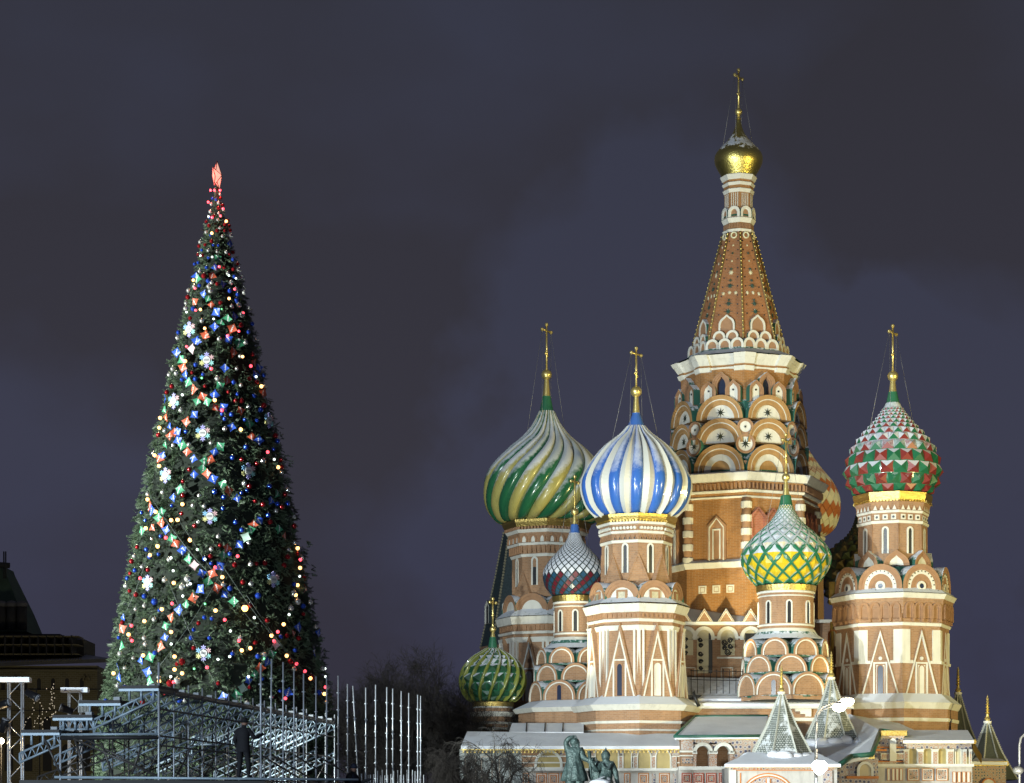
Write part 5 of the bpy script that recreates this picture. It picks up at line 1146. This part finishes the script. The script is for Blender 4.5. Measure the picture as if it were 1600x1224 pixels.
for k, m_ in BM.items():
    mb = MB(); mb.sphere((0, 0, 0), 1, m_, 14, 10); mb.tube([(0, 0, .95), (0, 0, 1.25)], .2, mat('bauble_cap', (.6, .55, .4), .3, 1), 6); mb.tube([(0, 0, 1.2), (0, .25, 1.6)], .05, WIRE, 3); bme[k] = mb.mesh('bauble')
for c, u, v in BAU:
    p, a = on_cone(u, v, .16); k = random.uniform(.09, .13) * (1 if v > 420 else .75) * (1.35 if v > 900 and random.random() < .3 else 1)
    ob = obj('bauble', bme[c], None, tuple(p)); ob.scale = (k, k, k); ITEMS.append((ob, BN[c] + ' bauble', BN[c], 'bauble', u, v, 'baubles hung over the decorated tree'))
PM = {'b': mat('panel_blue', (.03, .10, .55), .45), 'r': mat('panel_red', (.55, .10, .045), .5), 'g': mat('panel_green', (.05, .28, .14), .5), 'w': mat('panel_mint', (.45, .62, .52), .5), 'p': mat('panel_pale', (.6, .42, .45), .5)}
PN = {'b': 'blue', 'r': 'red', 'g': 'green', 'w': 'pale mint', 'p': 'pale pink'}; PW = mat('panel_print', (.75, .75, .75), .5)
pme = {}
for k, m_ in PM.items():
    for q in range(3):
        mb = MB(); n = 6; V = []; rd = random.Random(q); 
        for y in (0, .06):
            for i in range(n + 1):
                for j in range(n + 1):
                    x = -1 + 2 * i / n; z = -1 + 2 * j / n; pin = 1 - .16 * (1 - abs(x * z)) * (abs(x) == 1 or abs(z) == 1)
                    V.append((x * (1 - .14 * (1 - z * z) * abs(x)), -.30 * (x * z) * (1 if q else -1) - .1 * math.sin(3 * x + q) + y, z * (1 - .14 * (1 - x * x) * abs(z))))
        N1 = (n + 1) ** 2; Fc = []; Fp = []
        for i in range(n):
            for j in range(n):
                a = i * (n + 1) + j; f_ = (a, a + n + 1, a + n + 2, a + 1); (Fp if (i + j == n - 1 + (q - 1)) and 1 <= i <= n - 2 and k != 'w' else Fc).append(f_); Fc.append(tuple(N1 + t for t in f_[::-1]))
        mb.add(V, Fc, m_, True); mb.add(V, Fp, PW, True); pme[k, q] = mb.mesh('flag_panel')
for c, u, v in PAN:
    p, a = on_cone(u, v, .20); q = random.randrange(3); k = random.uniform(.155, .205) * (1 if v > 480 else .85)
    ob = obj('flag_panel', pme[c, q], None, tuple(p), (random.uniform(-.25, .1), random.uniform(0, PI), 0)); ob.rotation_mode = 'XYZ'
    ob.matrix_world = Matrix.Translation(p) @ Matrix.Rotation(a + random.uniform(-.5, .5), 4, 'Z') @ Matrix.Rotation(random.choice((.2, .5, .8, 1.1)) + random.uniform(-.1, .1), 4, 'Y') @ Matrix.Scale(k, 4)
    ITEMS.append((ob, PN[c] + ' square panel', PN[c], 'ornament', u, v, 'square cloth panels strung over the decorated tree'))
LM = {'y': ((1, .50, .16), 4.5, 'amber'), 'Y': ((1, .48, .12), 6, 'large amber'), 'r': ((1, .07, .10), 3.5, 'red'), 'w': ((.85, 1, .92), 2.2, 'white'), 'g': ((.2, 1, .35), 2, 'green')}; lme = {}
for k, (c, st_, nm_) in LM.items():
    mb = MB(); mb.sphere((0, 0, 0), 1, mat('bulb_' + nm_.replace(' ', '_'), c, .3, emit=(c, st_)), 10, 6); mb.tube([(0, 0, .8), (0, 0, 1.5)], .5, BLK, 6); lme[k] = mb.mesh('light_bulb')
for c, u, v in BUL:
    p, a = on_cone(u, v, .26); k = (.15 if c == 'Y' else {'y': .088, 'r': .078, 'w': .062, 'g': .05}[c]) * (1 if v > 560 else .78); ob = obj('light_bulb', lme[c], None, tuple(p)); ob.scale = (k, k, k)
    ITEMS.append((ob, 'glowing ' + LM[c][2] + ' bulb', LM[c][2], 'light bulb', u, v, 'coloured bulbs strung over the decorated tree'))
for u, v in FLK:
    p, a = on_cone(u, v, .24); e_ = empty('snowflake_ornament', tuple(p), a); e_.scale = (.86, .86, .86)
    cols = [(.42, .40, .75), (.25, .50, .75), (.70, .68, .30), (.40, .38, .72), (.30, .62, .60), (.62, .40, .42)]
    for i in range(6):
        t = R_(90 + 60 * i); m_ = mat('flake_%d' % i, cols[i], .45); mb = MB(); R0 = .30
        c0 = Vector((R0 * math.cos(t), 0, R0 * math.sin(t)))
        for j in range(3):
            b = t + PI * j / 3; d = Vector((math.cos(b), 0, math.sin(b))) * .14; n_ = Vector((-math.sin(b), 0, math.cos(b))) * .025
            P = [c0 - d - n_, c0 + d - n_, c0 + d + n_, c0 - d + n_]; mb.add([p_ + Vector((0, -.04, 0)) for p_ in P] + [p_ + Vector((0, .02, 0)) for p_ in P], [(0,1,2,3), (7,6,5,4), (0,4,5,1), (1,5,6,2), (2,6,7,3), (3,7,4,0)], m_)
        mb.build('petal', e_)
    mb = MB(); mb.tube([(0, .03, 0), (0, -.07, 0)], .20, mat('flake_white', (.58, .58, .57), .5), 20, smooth=False); mb.build('disc', e_)
    for i in range(4): mb = MB(); x = -.10 + .066 * i; mb.box((x - .02, -.078, -.05), (x + .02, -.068, .06), mat('flake_print', (.2, .2, .22), .6)); mb.build('print_mark', e_)
    ITEMS.append((e_, 'snowflake ornament with white disc', 'white', 'ornament', u, v, 'large snowflake ornaments on the decorated tree'))
# strings that carry the bulbs and panels: diagonals both ways
CORD = mat('light_cord', (.10, .13, .12), .5)
for i, (ua, va, ub, vb) in enumerate(((281, 815, 405, 985), (262, 905, 340, 1075), (345, 880, 470, 1045), (385, 930, 495, 1070), (225, 760, 330, 900), (360, 870, 250, 1040), (430, 1000, 372, 1090), (240, 840, 195, 960))):
    P = [tuple(on_cone(ua + (ub - ua) * t / 10, va + (vb - va) * t / 10 + 8 * math.sin(PI * t / 10), .40)[0]) for t in range(11)]
    mb = MB(); mb.tube(P, .012, CORD, 3); o_ = mb.build('light_cord'); o_.parent = ct; o_.location = (-XT, -YT, 0); (lambda *a: None)(o_, ['thin cord running down right below the central snowflake', 'thin cord in the lower left part of the tree', 'thin cord crossing right past the large amber bulb', 'thin cord descending to the right foot of the tree', 'thin cord running down right from the upper left flank', 'thin cord running down left across the lower tree', 'short thin cord near the foot, right of centre', 'thin cord along the left flank of the tree'][i], 'cord', 'cords strung over the decorated tree')
# labels: colour, then what hangs next to it, then where on the tree
def where(u, v):
    bands = [(380, 'just under the star'), (470, 'high on the tree'), (560, 'in the upper third'), (650, 'above the middle'), (740, 'at mid height'), (830, 'below the middle'), (920, 'in the lower third'), (1010, 'low on the tree'), (2000, 'near the foot')]
    b = next(t for q, t in bands if v < q); x = (u - 339) / (cone_r(v) / ST)
    return b, 'on the left edge' if x < -.72 else 'left of centre' if x < -.22 else 'near the centre line' if x < .22 else 'right of centre' if x < .72 else 'on the right edge'
DIR = ['right of', 'above right of', 'above', 'above left of', 'left of', 'below left of', 'below', 'below right of']
seen_l = {}
for it in ITEMS:
    ob, nm, colr, cat, u, v, grp = it; near = sorted(((u - q[4]) ** 2 + (v - q[5]) ** 2, id(q), q) for q in ITEMS if q is not it)[:8]
    b, h = where(u, v); lab = None
    for d2, _, q in near:
        a = math.atan2(q[5] - v, u - q[4]); k = int(round(a / (PI / 4))) % 8; short = q[1].replace(' with white disc', '').replace('glowing ', '').replace(' square', '')
        lab = f'{nm} {DIR[k]} a {short}, {b}, {h}'
        if len(lab.replace(',', '').split()) > 16: lab = f'{nm} {DIR[k]} a {short}, {b}'
        if lab not in seen_l: break
    seen_l[lab] = 1; tag(ob, lab, cat, grp)
# red star
stt = empty('red_star', (XT, YT, cz(295)), R_(80)); tag(stt, 'glowing red faceted star on the tip of the decorated tree', 'star')
RS = mat('star_red', (.9, .2, .15), .4, emit=((1, .16, .12), 1.0)); RS2 = mat('star_pale', (1, .5, .4), .4, emit=((1, .50, .38), .9)); mb = MB()
P = []
for i in range(10): r = (.70 if i % 2 == 0 else .30); P.append((r * math.sin(PI * i / 5), 0, .62 + r * math.cos(PI * i / 5)))
mb.add(P + [(0, -.24, .62), (0, .24, .62)], [(i, (i+1) % 10, 10) for i in range(10)], RS2); mb.add(P + [(0, -.24, .62), (0, .24, .62)], [((i+1) % 10, i, 11) for i in range(10)], RS); mb.build('star_body', stt)
mb = MB()
for i in range(10):
    mb = MB(); mb.tube([P[i], P[(i+1) % 10]], .022, mat('star_frame', (.25, .05, .05), .4, .5), 4); mb.build('star_frame', stt)
for i in range(0, 10, 2):
    for y in (-.24, .24): mb = MB(); mb.tube([P[i], (0, y, .62)], .018, MATS['star_frame'], 4); mb.build('star_frame', stt)
mb = MB(); mb.tube([(0, 0, -.4), (0, 0, .1)], .05, BLK, 6); mb.build('stem', stt)
point('lamp_light', (XT, YT - .9, cz(300)), 60, (1, .2, .15), .2)

# ------------------------------------------------------------------ grandstand of scaffold tubes in front of the tree
STL = mat('galvanised_tube', (.55, .60, .66), .45, .35, noise=.25, nscale=6); STB = mat('pale_blue_truss', (.36, .46, .54), .5, .25, noise=.2, nscale=5); STD = mat('dark_tube', (.10, .095, .09), .5, .5, noise=.3, nscale=6)
DECK = mat('black_deck', (.02, .02, .022), .6); BOX_ = mat('grey_bracket', (.38, .42, .46), .6)
def truss(mb, a, b, h, n, r=.035, m=STB, up=(0, 0, 1)):
    a = Vector(a); b = Vector(b); u_ = Vector(up) * h; mb.tube([a, b], r, m, 5); mb.tube([a - u_, b - u_], r, m, 5)
    for i in range(n):
        p = a + (b - a) * i / n; q = a + (b - a) * (i + 1) / n; mb.tube([p - u_, (p + q) / 2], r * .6, m, 4); mb.tube([(p + q) / 2, q - u_], r * .6, m, 4)
    mb.tube([a, a - u_], r, m, 5); mb.tube([b, b - u_], r, m, 5)
ROT = R_(-9.3); Yn = 70.0; sn = Yn / F; xb = (248 - 800) * sn
gsd = empty('grandstand', (xb, Yn, 0), ROT); tag(gsd, 'unfinished grandstand of steel tubes and pale blue lattice trusses stepping down to the left', 'grandstand')
def L_(u, v, d=0): return Vector(((u - 248) * sn, d, EYE + (HOR - v) * sn))
mb = MB(); truss(mb, L_(142, 1124), L_(248, 1077), .27, 7); me_r1 = mb.mesh('raker_truss')
mb = MB(); truss(mb, L_(87, 1125), L_(141, 1125), .27, 4); me_r2 = mb.mesh('level_truss')
mb = MB(); truss(mb, L_(20, 1176), L_(87, 1148), .29, 5); me_r3 = mb.mesh('raker_truss')
NF = 16
for k in range(NF):
    d = 1.5 * k
    obj('raker_truss', me_r1, gsd, (0, d, 0))
    if k in (0, 2, 5, 9): obj('raker_truss', me_r3, gsd, (0, d, 0)); obj('level_truss', me_r2, gsd, (0, d, 0))
    if k % 4 == 1: mb = MB(); truss(mb, L_(20, 1212) , L_(150, 1166), .25, 6, .03, STD); mb.build('lower_truss', gsd, (0, d, 0))
    if k % 2 == 1: mb = MB(); truss(mb, L_(130, 1190), L_(246, 1140), .25, 5, .03); mb.build('lower_truss', gsd, (0, d, 0))
    if k == 0:
        for u0, v0 in ((87, 1120), (248, 1035)): mb = MB(); mb.tube([L_(u0, HOR + EYE / sn), L_(u0, v0)], .032 if u0 != 248 else .036, STL, 8); mb.build('pole', gsd)
    else:
        mb = MB(); mb.tube([Vector((0, d, 0)), L_(248, 1062, d)], .024, STL, 6); mb.build('pole', gsd)
        mb = MB(); mb.tube([Vector((-161 * sn, d, 0)), L_(87, 1122, d)], .024, STD, 6); mb.build('pole', gsd)
    mb = MB(); mb.tube([Vector((-75 * sn, d, 0)), L_(173, 1112, d)], .024, STD if k else STD, 6); mb.build('pole', gsd)
    mb = MB(); mb.tube([L_(120, 1150, d), L_(244, 1212, d)] if k % 2 == 0 else [L_(235, 1150, d), L_(200, 1213, d)], .028, STD, 5); mb.build('brace', gsd)
    mb = MB(); mb.box((-.09, -.08, 0), (.09, .08, .12), BOX_); mb.build('bracket', gsd, tuple(L_(238, 1075.5, d)))
    for u_, v_ in ((181, 1097), (135, 1120), (78, 1143)):
        if k < 2: mb = MB(); mb.box((-.1, -.1, 0), (.1, .1, .16), BOX_); mb.build('bracket', gsd, tuple(L_(u_, v_, d)))
for v in (1082, 1108, 1150, 1165, 1215): 
    mb = MB(); mb.tube([L_(248, v), L_(248, v, 1.5 * (NF - 1))], .03, STD, 5); mb.build('ledger', gsd)
mb = MB(); mb.box((-.14, 0, 0), (.02, 22.5, .10), STD); mb.build('top_runner', gsd, tuple(L_(248, 1080)))
for v, m_, r in ((1147, STB, .04), (1152.5, DECK, .07), (1215, STB, .04)): mb = MB(); mb.tube([L_(87, v), L_(248, v)], r, m_, 6); mb.build('ledger', gsd)
for u0, u1, v in ((185, 250, 1073.5), (120, 188, 1096), (77, 142, 1118.5), (25, 88, 1141.5)):
    a = L_(u0, v); b = L_(u1, v); mb = MB(); mb.box((0, -.16, -.05), (b.x - a.x, 1.9, .04), DECK); mb.build('deck', gsd, tuple(a))
    mb = MB(); mb.box((0, -.13, -.13), (b.x - a.x, -.03, -.055), STB); mb.build('deck_beam', gsd, tuple(a))
    for f in (.25, .55, .85):
        p = a + (b - a) * f; mb = MB(); mb.tube([p + Vector((0, -.06, -.04)), p + Vector((0, -.06, -.42))], .045, STB, 4); mb.build('deck_leg', gsd)
for a, b in (((110, 1154), (245, 1212)), ((112, 1156), (130, 1212)), ((155, 1160), (174, 1212)), ((220, 1168), (205, 1210)), ((90, 1212), (60, 1150))):
    mb = MB(); mb.tube([L_(*a) + Vector((0, -.05, 0)), L_(*b) + Vector((0, -.05, 0))], .035, STD, 6); mb.build('brace', gsd)
# lighting towers at the left
def lighting_tower(u, Y, wleg, vt, wb, label, letter):
    s = Y / F; e_ = empty('lighting_tower', ((u - 800) * s, Y, 0)); tag(e_, label, 'truss tower', 'lighting truss towers'); zt = EYE + (HOR - vt) * s
    WT = mat('white_truss', (.62, .64, .66), .4, .3); x = wleg / 2 * s
    for sx in (-1, 1):
        for y in (0, .3): mb = MB(); mb.tube([(sx * x, y, 0), (sx * x, y, zt)], .03, WT, 6); mb.build('leg', e_)
    n = int(zt / (x * 2)); mb = MB()
    for i in range(n):
        z0, z1 = zt * i / n, zt * (i + 1) / n; sx = 1 if i % 2 else -1; mb = MB(); mb.tube([(-sx * x, 0, z0), (sx * x, 0, z1)], .016, WT, 4); mb.build('lacing', e_)
    mb = MB(); mb.box((-wb / 2 * s, -.06, 0), (wb / 2 * s, .36, 7.5 * s), WT); mb.build('head_beam', e_, (0, 0, zt))
    if letter:
        for t_, dx in (('·E', wb * .30), ('A', -wb * .32)):
            cu = bpy.data.curves.new('lettering', 'FONT'); cu.body = t_; cu.size = .14; cu.extrude = .004; cu.align_x = 'CENTER'; tmp = bpy.data.objects.new('tmp', cu); COL.objects.link(tmp); me = bpy.data.meshes.new_from_object(tmp.evaluated_get(bpy.context.evaluated_depsgraph_get())); bpy.data.objects.remove(tmp); me.materials.clear(); me.materials.append(mat('ink_blue', (.03, .06, .3), .5))
            o_ = obj('lettering', me); o_.parent = e_; o_.location = (dx * s, -.068, zt + .03); o_.rotation_euler = (PI / 2, 0, 0)
    return e_
lt1 = lighting_tower(23, 76, 21, 1066, 46, 'white truss tower with a wide head beam at the left edge', False)
lt2 = lighting_tower(116, 80, 18, 1082, 42, 'white truss tower behind the stepped decks, blue letter on its beam', True)
def spotlight_fx(u, v, Y, label, tilt, parent=None):
    e_ = empty('stage_spotlight', tuple(W(u, v, Y))); tag(e_, label, 'stage light', 'black stage lights'); mb = MB(); d = Vector((math.cos(tilt), -.3, math.sin(tilt))) * .22
    mb.tube([-d, d * .5, d], [.11, .13, .15], BLK, 10); mb.build('housing', e_); mb = MB(); mb.tube([(-.12, 0, -.1), (-.15, 0, .2), (.15, 0, .2), (.12, 0, -.1)], .02, BLK, 4); mb.build('yoke', e_)
    mb = MB(); mb.tube([d * 1.0, d * 1.04], .13, mat('lens_glass', (.4, .42, .45), .15), 12); mb.build('lens', e_)
spotlight_fx(50, 1086, 75.8, 'black stage light with pale lens right of the left truss tower', -.5)
spotlight_fx(5, 1101, 75.8, 'upper black stage light on the left truss tower', .3); spotlight_fx(6, 1134, 75.8, 'black stage light halfway down the left truss tower', 1.2); spotlight_fx(104, 1109, 79.5, 'black stage light at the foot of the lettered beam tower', 2.8)
fp = empty('slatted_panel', tuple(W(131, 1104, 72.5))); tag(fp, 'small panel of white vertical slats standing on the third deck', 'panel')
for i in range(8): mb = MB(); mb.box((-.17 + i * .045, -.03, -.19), (-.15 + i * .045, .03, .19), WH); mb.build('slat', fp)
mb = MB(); mb.box((-.19, .032, -.2), (.19, .07, .2), BLK); mb.build('backing', fp)
wl_ = empty('warm_work_light', tuple(W(2, 1158, 77))); tag(wl_, 'small warm work light glowing at the left edge', 'work light'); mb = MB(); mb.sphere((0, 0, 0), .09, HOT, 10, 6); mb.build('bulb', wl_); mb = MB(); mb.tube([(0, 0, -.1), (0, 0, -4.4)], .03, BLK, 5); mb.build('stand', wl_); point('lamp_light', W(4, 1158, 76.6), 90, (1, .7, .35), .1)

# row of free poles on the right
ps = empty('pole_scaffold', (W(408, 1290, 70).x, 70, 0)); tag(ps, 'row of tall bare scaffold poles receding to the right of the grandstand', 'scaffold'); o = ps.location
T6 = [(300,125),(375,88),(455,110),(530,172),(597,190),(683,208),(757,210),(838,205),(903,262),(940,275),(1030,288),(1098,268),(1176,285),(1217,295),(1276,312),(1328,325),(1390,338),(1410,345)]
for i, (x, y) in enumerate(T6):
    u = 340 + x / 4.444; v = 1010 + y / 4.444; Yp = 69.5 + 31 * i / 17; top = W(u, v, Yp) - o; lean = (.006, .028, 0, 0, 0, 0, 0, .02, 0, .10)[i] if i < 10 else random.uniform(-.01, .01)
    foot = Vector((top.x + lean * top.z * (1 if i in (1, 9) else -.0) * (.55 if i == 9 else -.4), top.y, 0)); mb = MB(); rr = .030 if i else .038
    mid = foot.lerp(top, .55); mb.tube([foot, mid], rr, STL, 8); mb.tube([mid, top], rr * .82, STL, 8)
    n = int(top.z / .62)
    for q in range(1, n + 1):
        p = foot.lerp(top, 1 - q * .62 / top.z * .98); mb.tube([p - Vector((0, 0, .02)), p + Vector((0, 0, .02))], rr * 2.1, STL, 8)
    mb.build('pole', ps)
for v in (1221,):
    for i in range(0, 17):
        u0 = 340 + T6[i][0] / 4.444; u1 = 340 + T6[i+1][0] / 4.444; mb = MB(); mb.tube([W(u0, v + i * .3, 69.5 + 31 * i / 17) - o, W(u1, v + (i+1) * .3, 69.5 + 31 * (i+1) / 17) - o], .028, STD, 5); mb.build('ledger', ps)
for i in (0, 1, 3, 5):
    u0 = 340 + T6[i][0] / 4.444; mb = MB(); mb.tube([W(u0, 1180, 69.6 + 31 * i / 17) - o, W(u0 + 70, 1222, 73 + 31 * i / 17) - o], .03, STD, 5); mb.build('brace', ps)
for i in range(22):
    u = 566 + i * 4.6 + random.uniform(-1.4, 1.4); v = 1206 + random.uniform(-3, 6); Yp = 80 + i * .9; mb = MB(); t = W(u, v, Yp) - o; mb.tube([(t.x, t.y, 0), t], .022, STL, 5); mb.build('short_pole', ps)

# low platform and the people on it
pf = empty('work_platform', (W(248, 1290, 67.5).x, 67.5, 0)); tag(pf, 'low tube-edged platform carrying the worker along the bottom edge', 'platform'); o = pf.location
a = W(30, 1218, 67.5) - o; b = W(414, 1218, 67.5) - o
mb = MB(); mb.box((a.x, 0, a.z - .25), (b.x, 1.6, a.z - .02), DECK); mb.build('deck', pf)
for v in (1214.5,): mb = MB(); mb.tube([W(85, v, 67.4) - o, W(560, v + 4, 67.4) - o], .04, STB, 6); mb.build('edge_tube', pf)
for u in (60, 150, 260, 350, 412): mb = MB(); mb.tube([Vector(((W(u, 0, 67.5) - o).x, .8, 0)), (W(u, 1219, 67.5) - o) + Vector((0, .8, 0))], .04, STD, 6); mb.build('leg', pf)
CLO = mat('dark_work_clothes', (.007, .008, .012), .85, noise=.3, nscale=12); CLB = mat('navy_jacket', (.010, .016, .04), .8, noise=.3, nscale=12); SKN = mat('skin', (.30, .17, .12), .6)
def worker(u, vfoot, Y, label, jacket, bend=0.0, flip=1):
    p = W(u, vfoot, Y); e_ = empty('person', tuple(p)); tag(e_, label, 'person')
    f = flip
    J = [((0, 0, .95), .155), ((0, -.01, 1.12), .15), ((.0, -.03, 1.36), .19), ((0, -.04, 1.50), .075), ((0, -.07, 1.60), .09),
         ((-.19*f, -.03, 1.42), .09), ((-.33*f, -.10, 1.20), .068), ((-.42*f, -.30, 1.30), .05), ((-.44*f, -.40, 1.33), .04),
         ((.19*f, -.03, 1.42), .09), ((.27*f, .03, 1.16), .068), ((.26*f, -.14, .96), .05), ((.255*f, -.2, .90), .04),
         ((-.10*f, 0, .90), .12), ((-.15*f, -.04, .50), .085), ((-.19*f, .03, .08), .06), ((-.21*f, -.13, .04), .045),
         ((.10*f, 0, .90), .12), ((.13*f, -.05, .50), .085), ((.13*f, .04, .08), .06), ((.14*f, -.12, .04), .045)]
    E_ = [(0,1),(1,2),(2,3),(3,4),(2,5),(5,6),(6,7),(7,8),(2,9),(9,10),(10,11),(11,12),(0,13),(13,14),(14,15),(15,16),(0,17),(17,18),(18,19),(19,20)]
    fingers(J, E_, 8, J[8][0], (-.2*f, -1, .1), (0, 0, 1), .011, .075); fingers(J, E_, 12, J[12][0], (0, -.3, -1), (0, 1, 0), .011, .075)
    skin_body('body', J, E_, CLO, e_); head(e_, (0, -.09, 1.66), .095, SKN, R_(170))
    mb = MB(); mb.lathe([(.215, .80), (.205, 1.0), (.19, 1.15), (.225, 1.38), (.16, 1.49), (.09, 1.52)], jacket, 20, 0, True); o_ = mb.mesh('jacket'); o_.transform(Matrix.Diagonal((1, .72, 1, 1))); obj('jacket', o_, e_)
    mb = MB(); mb.lathe([(.108, -.03), (.11, .03), (.095, .09), (.05, .125), (.001, .135)], jacket, 16, 0, True); mb.lathe([(.155, .0), (.165, .015), (.108, .03)], jacket, 16, 0, True); mb.build('cap', e_, (0, -.09, 1.69))
    for x in (-.2*f, .14*f): mb = MB(); mb.sphere((x, -.06, .05), .07, BLK, 10, 6, sz=.8); me = mb.mesh('boot'); me.transform(Matrix.Translation((x, -.06, 0)) @ Matrix.Diagonal((.75, 1.9, 1, 1)) @ Matrix.Translation((-x, .06, 0))); obj('boot', me, e_)
    return e_
w1 = worker(380, 1217.5, 67.9, 'worker in dark clothes and cap standing with back turned on the platform', CLO, 0, 1); w1.rotation_euler.z = R_(160)
w2 = worker(549, 1284, 72, 'person in a navy jacket low between the scaffold poles, only the upper body showing', CLB, 0, -1); w2.rotation_euler.z = R_(60)
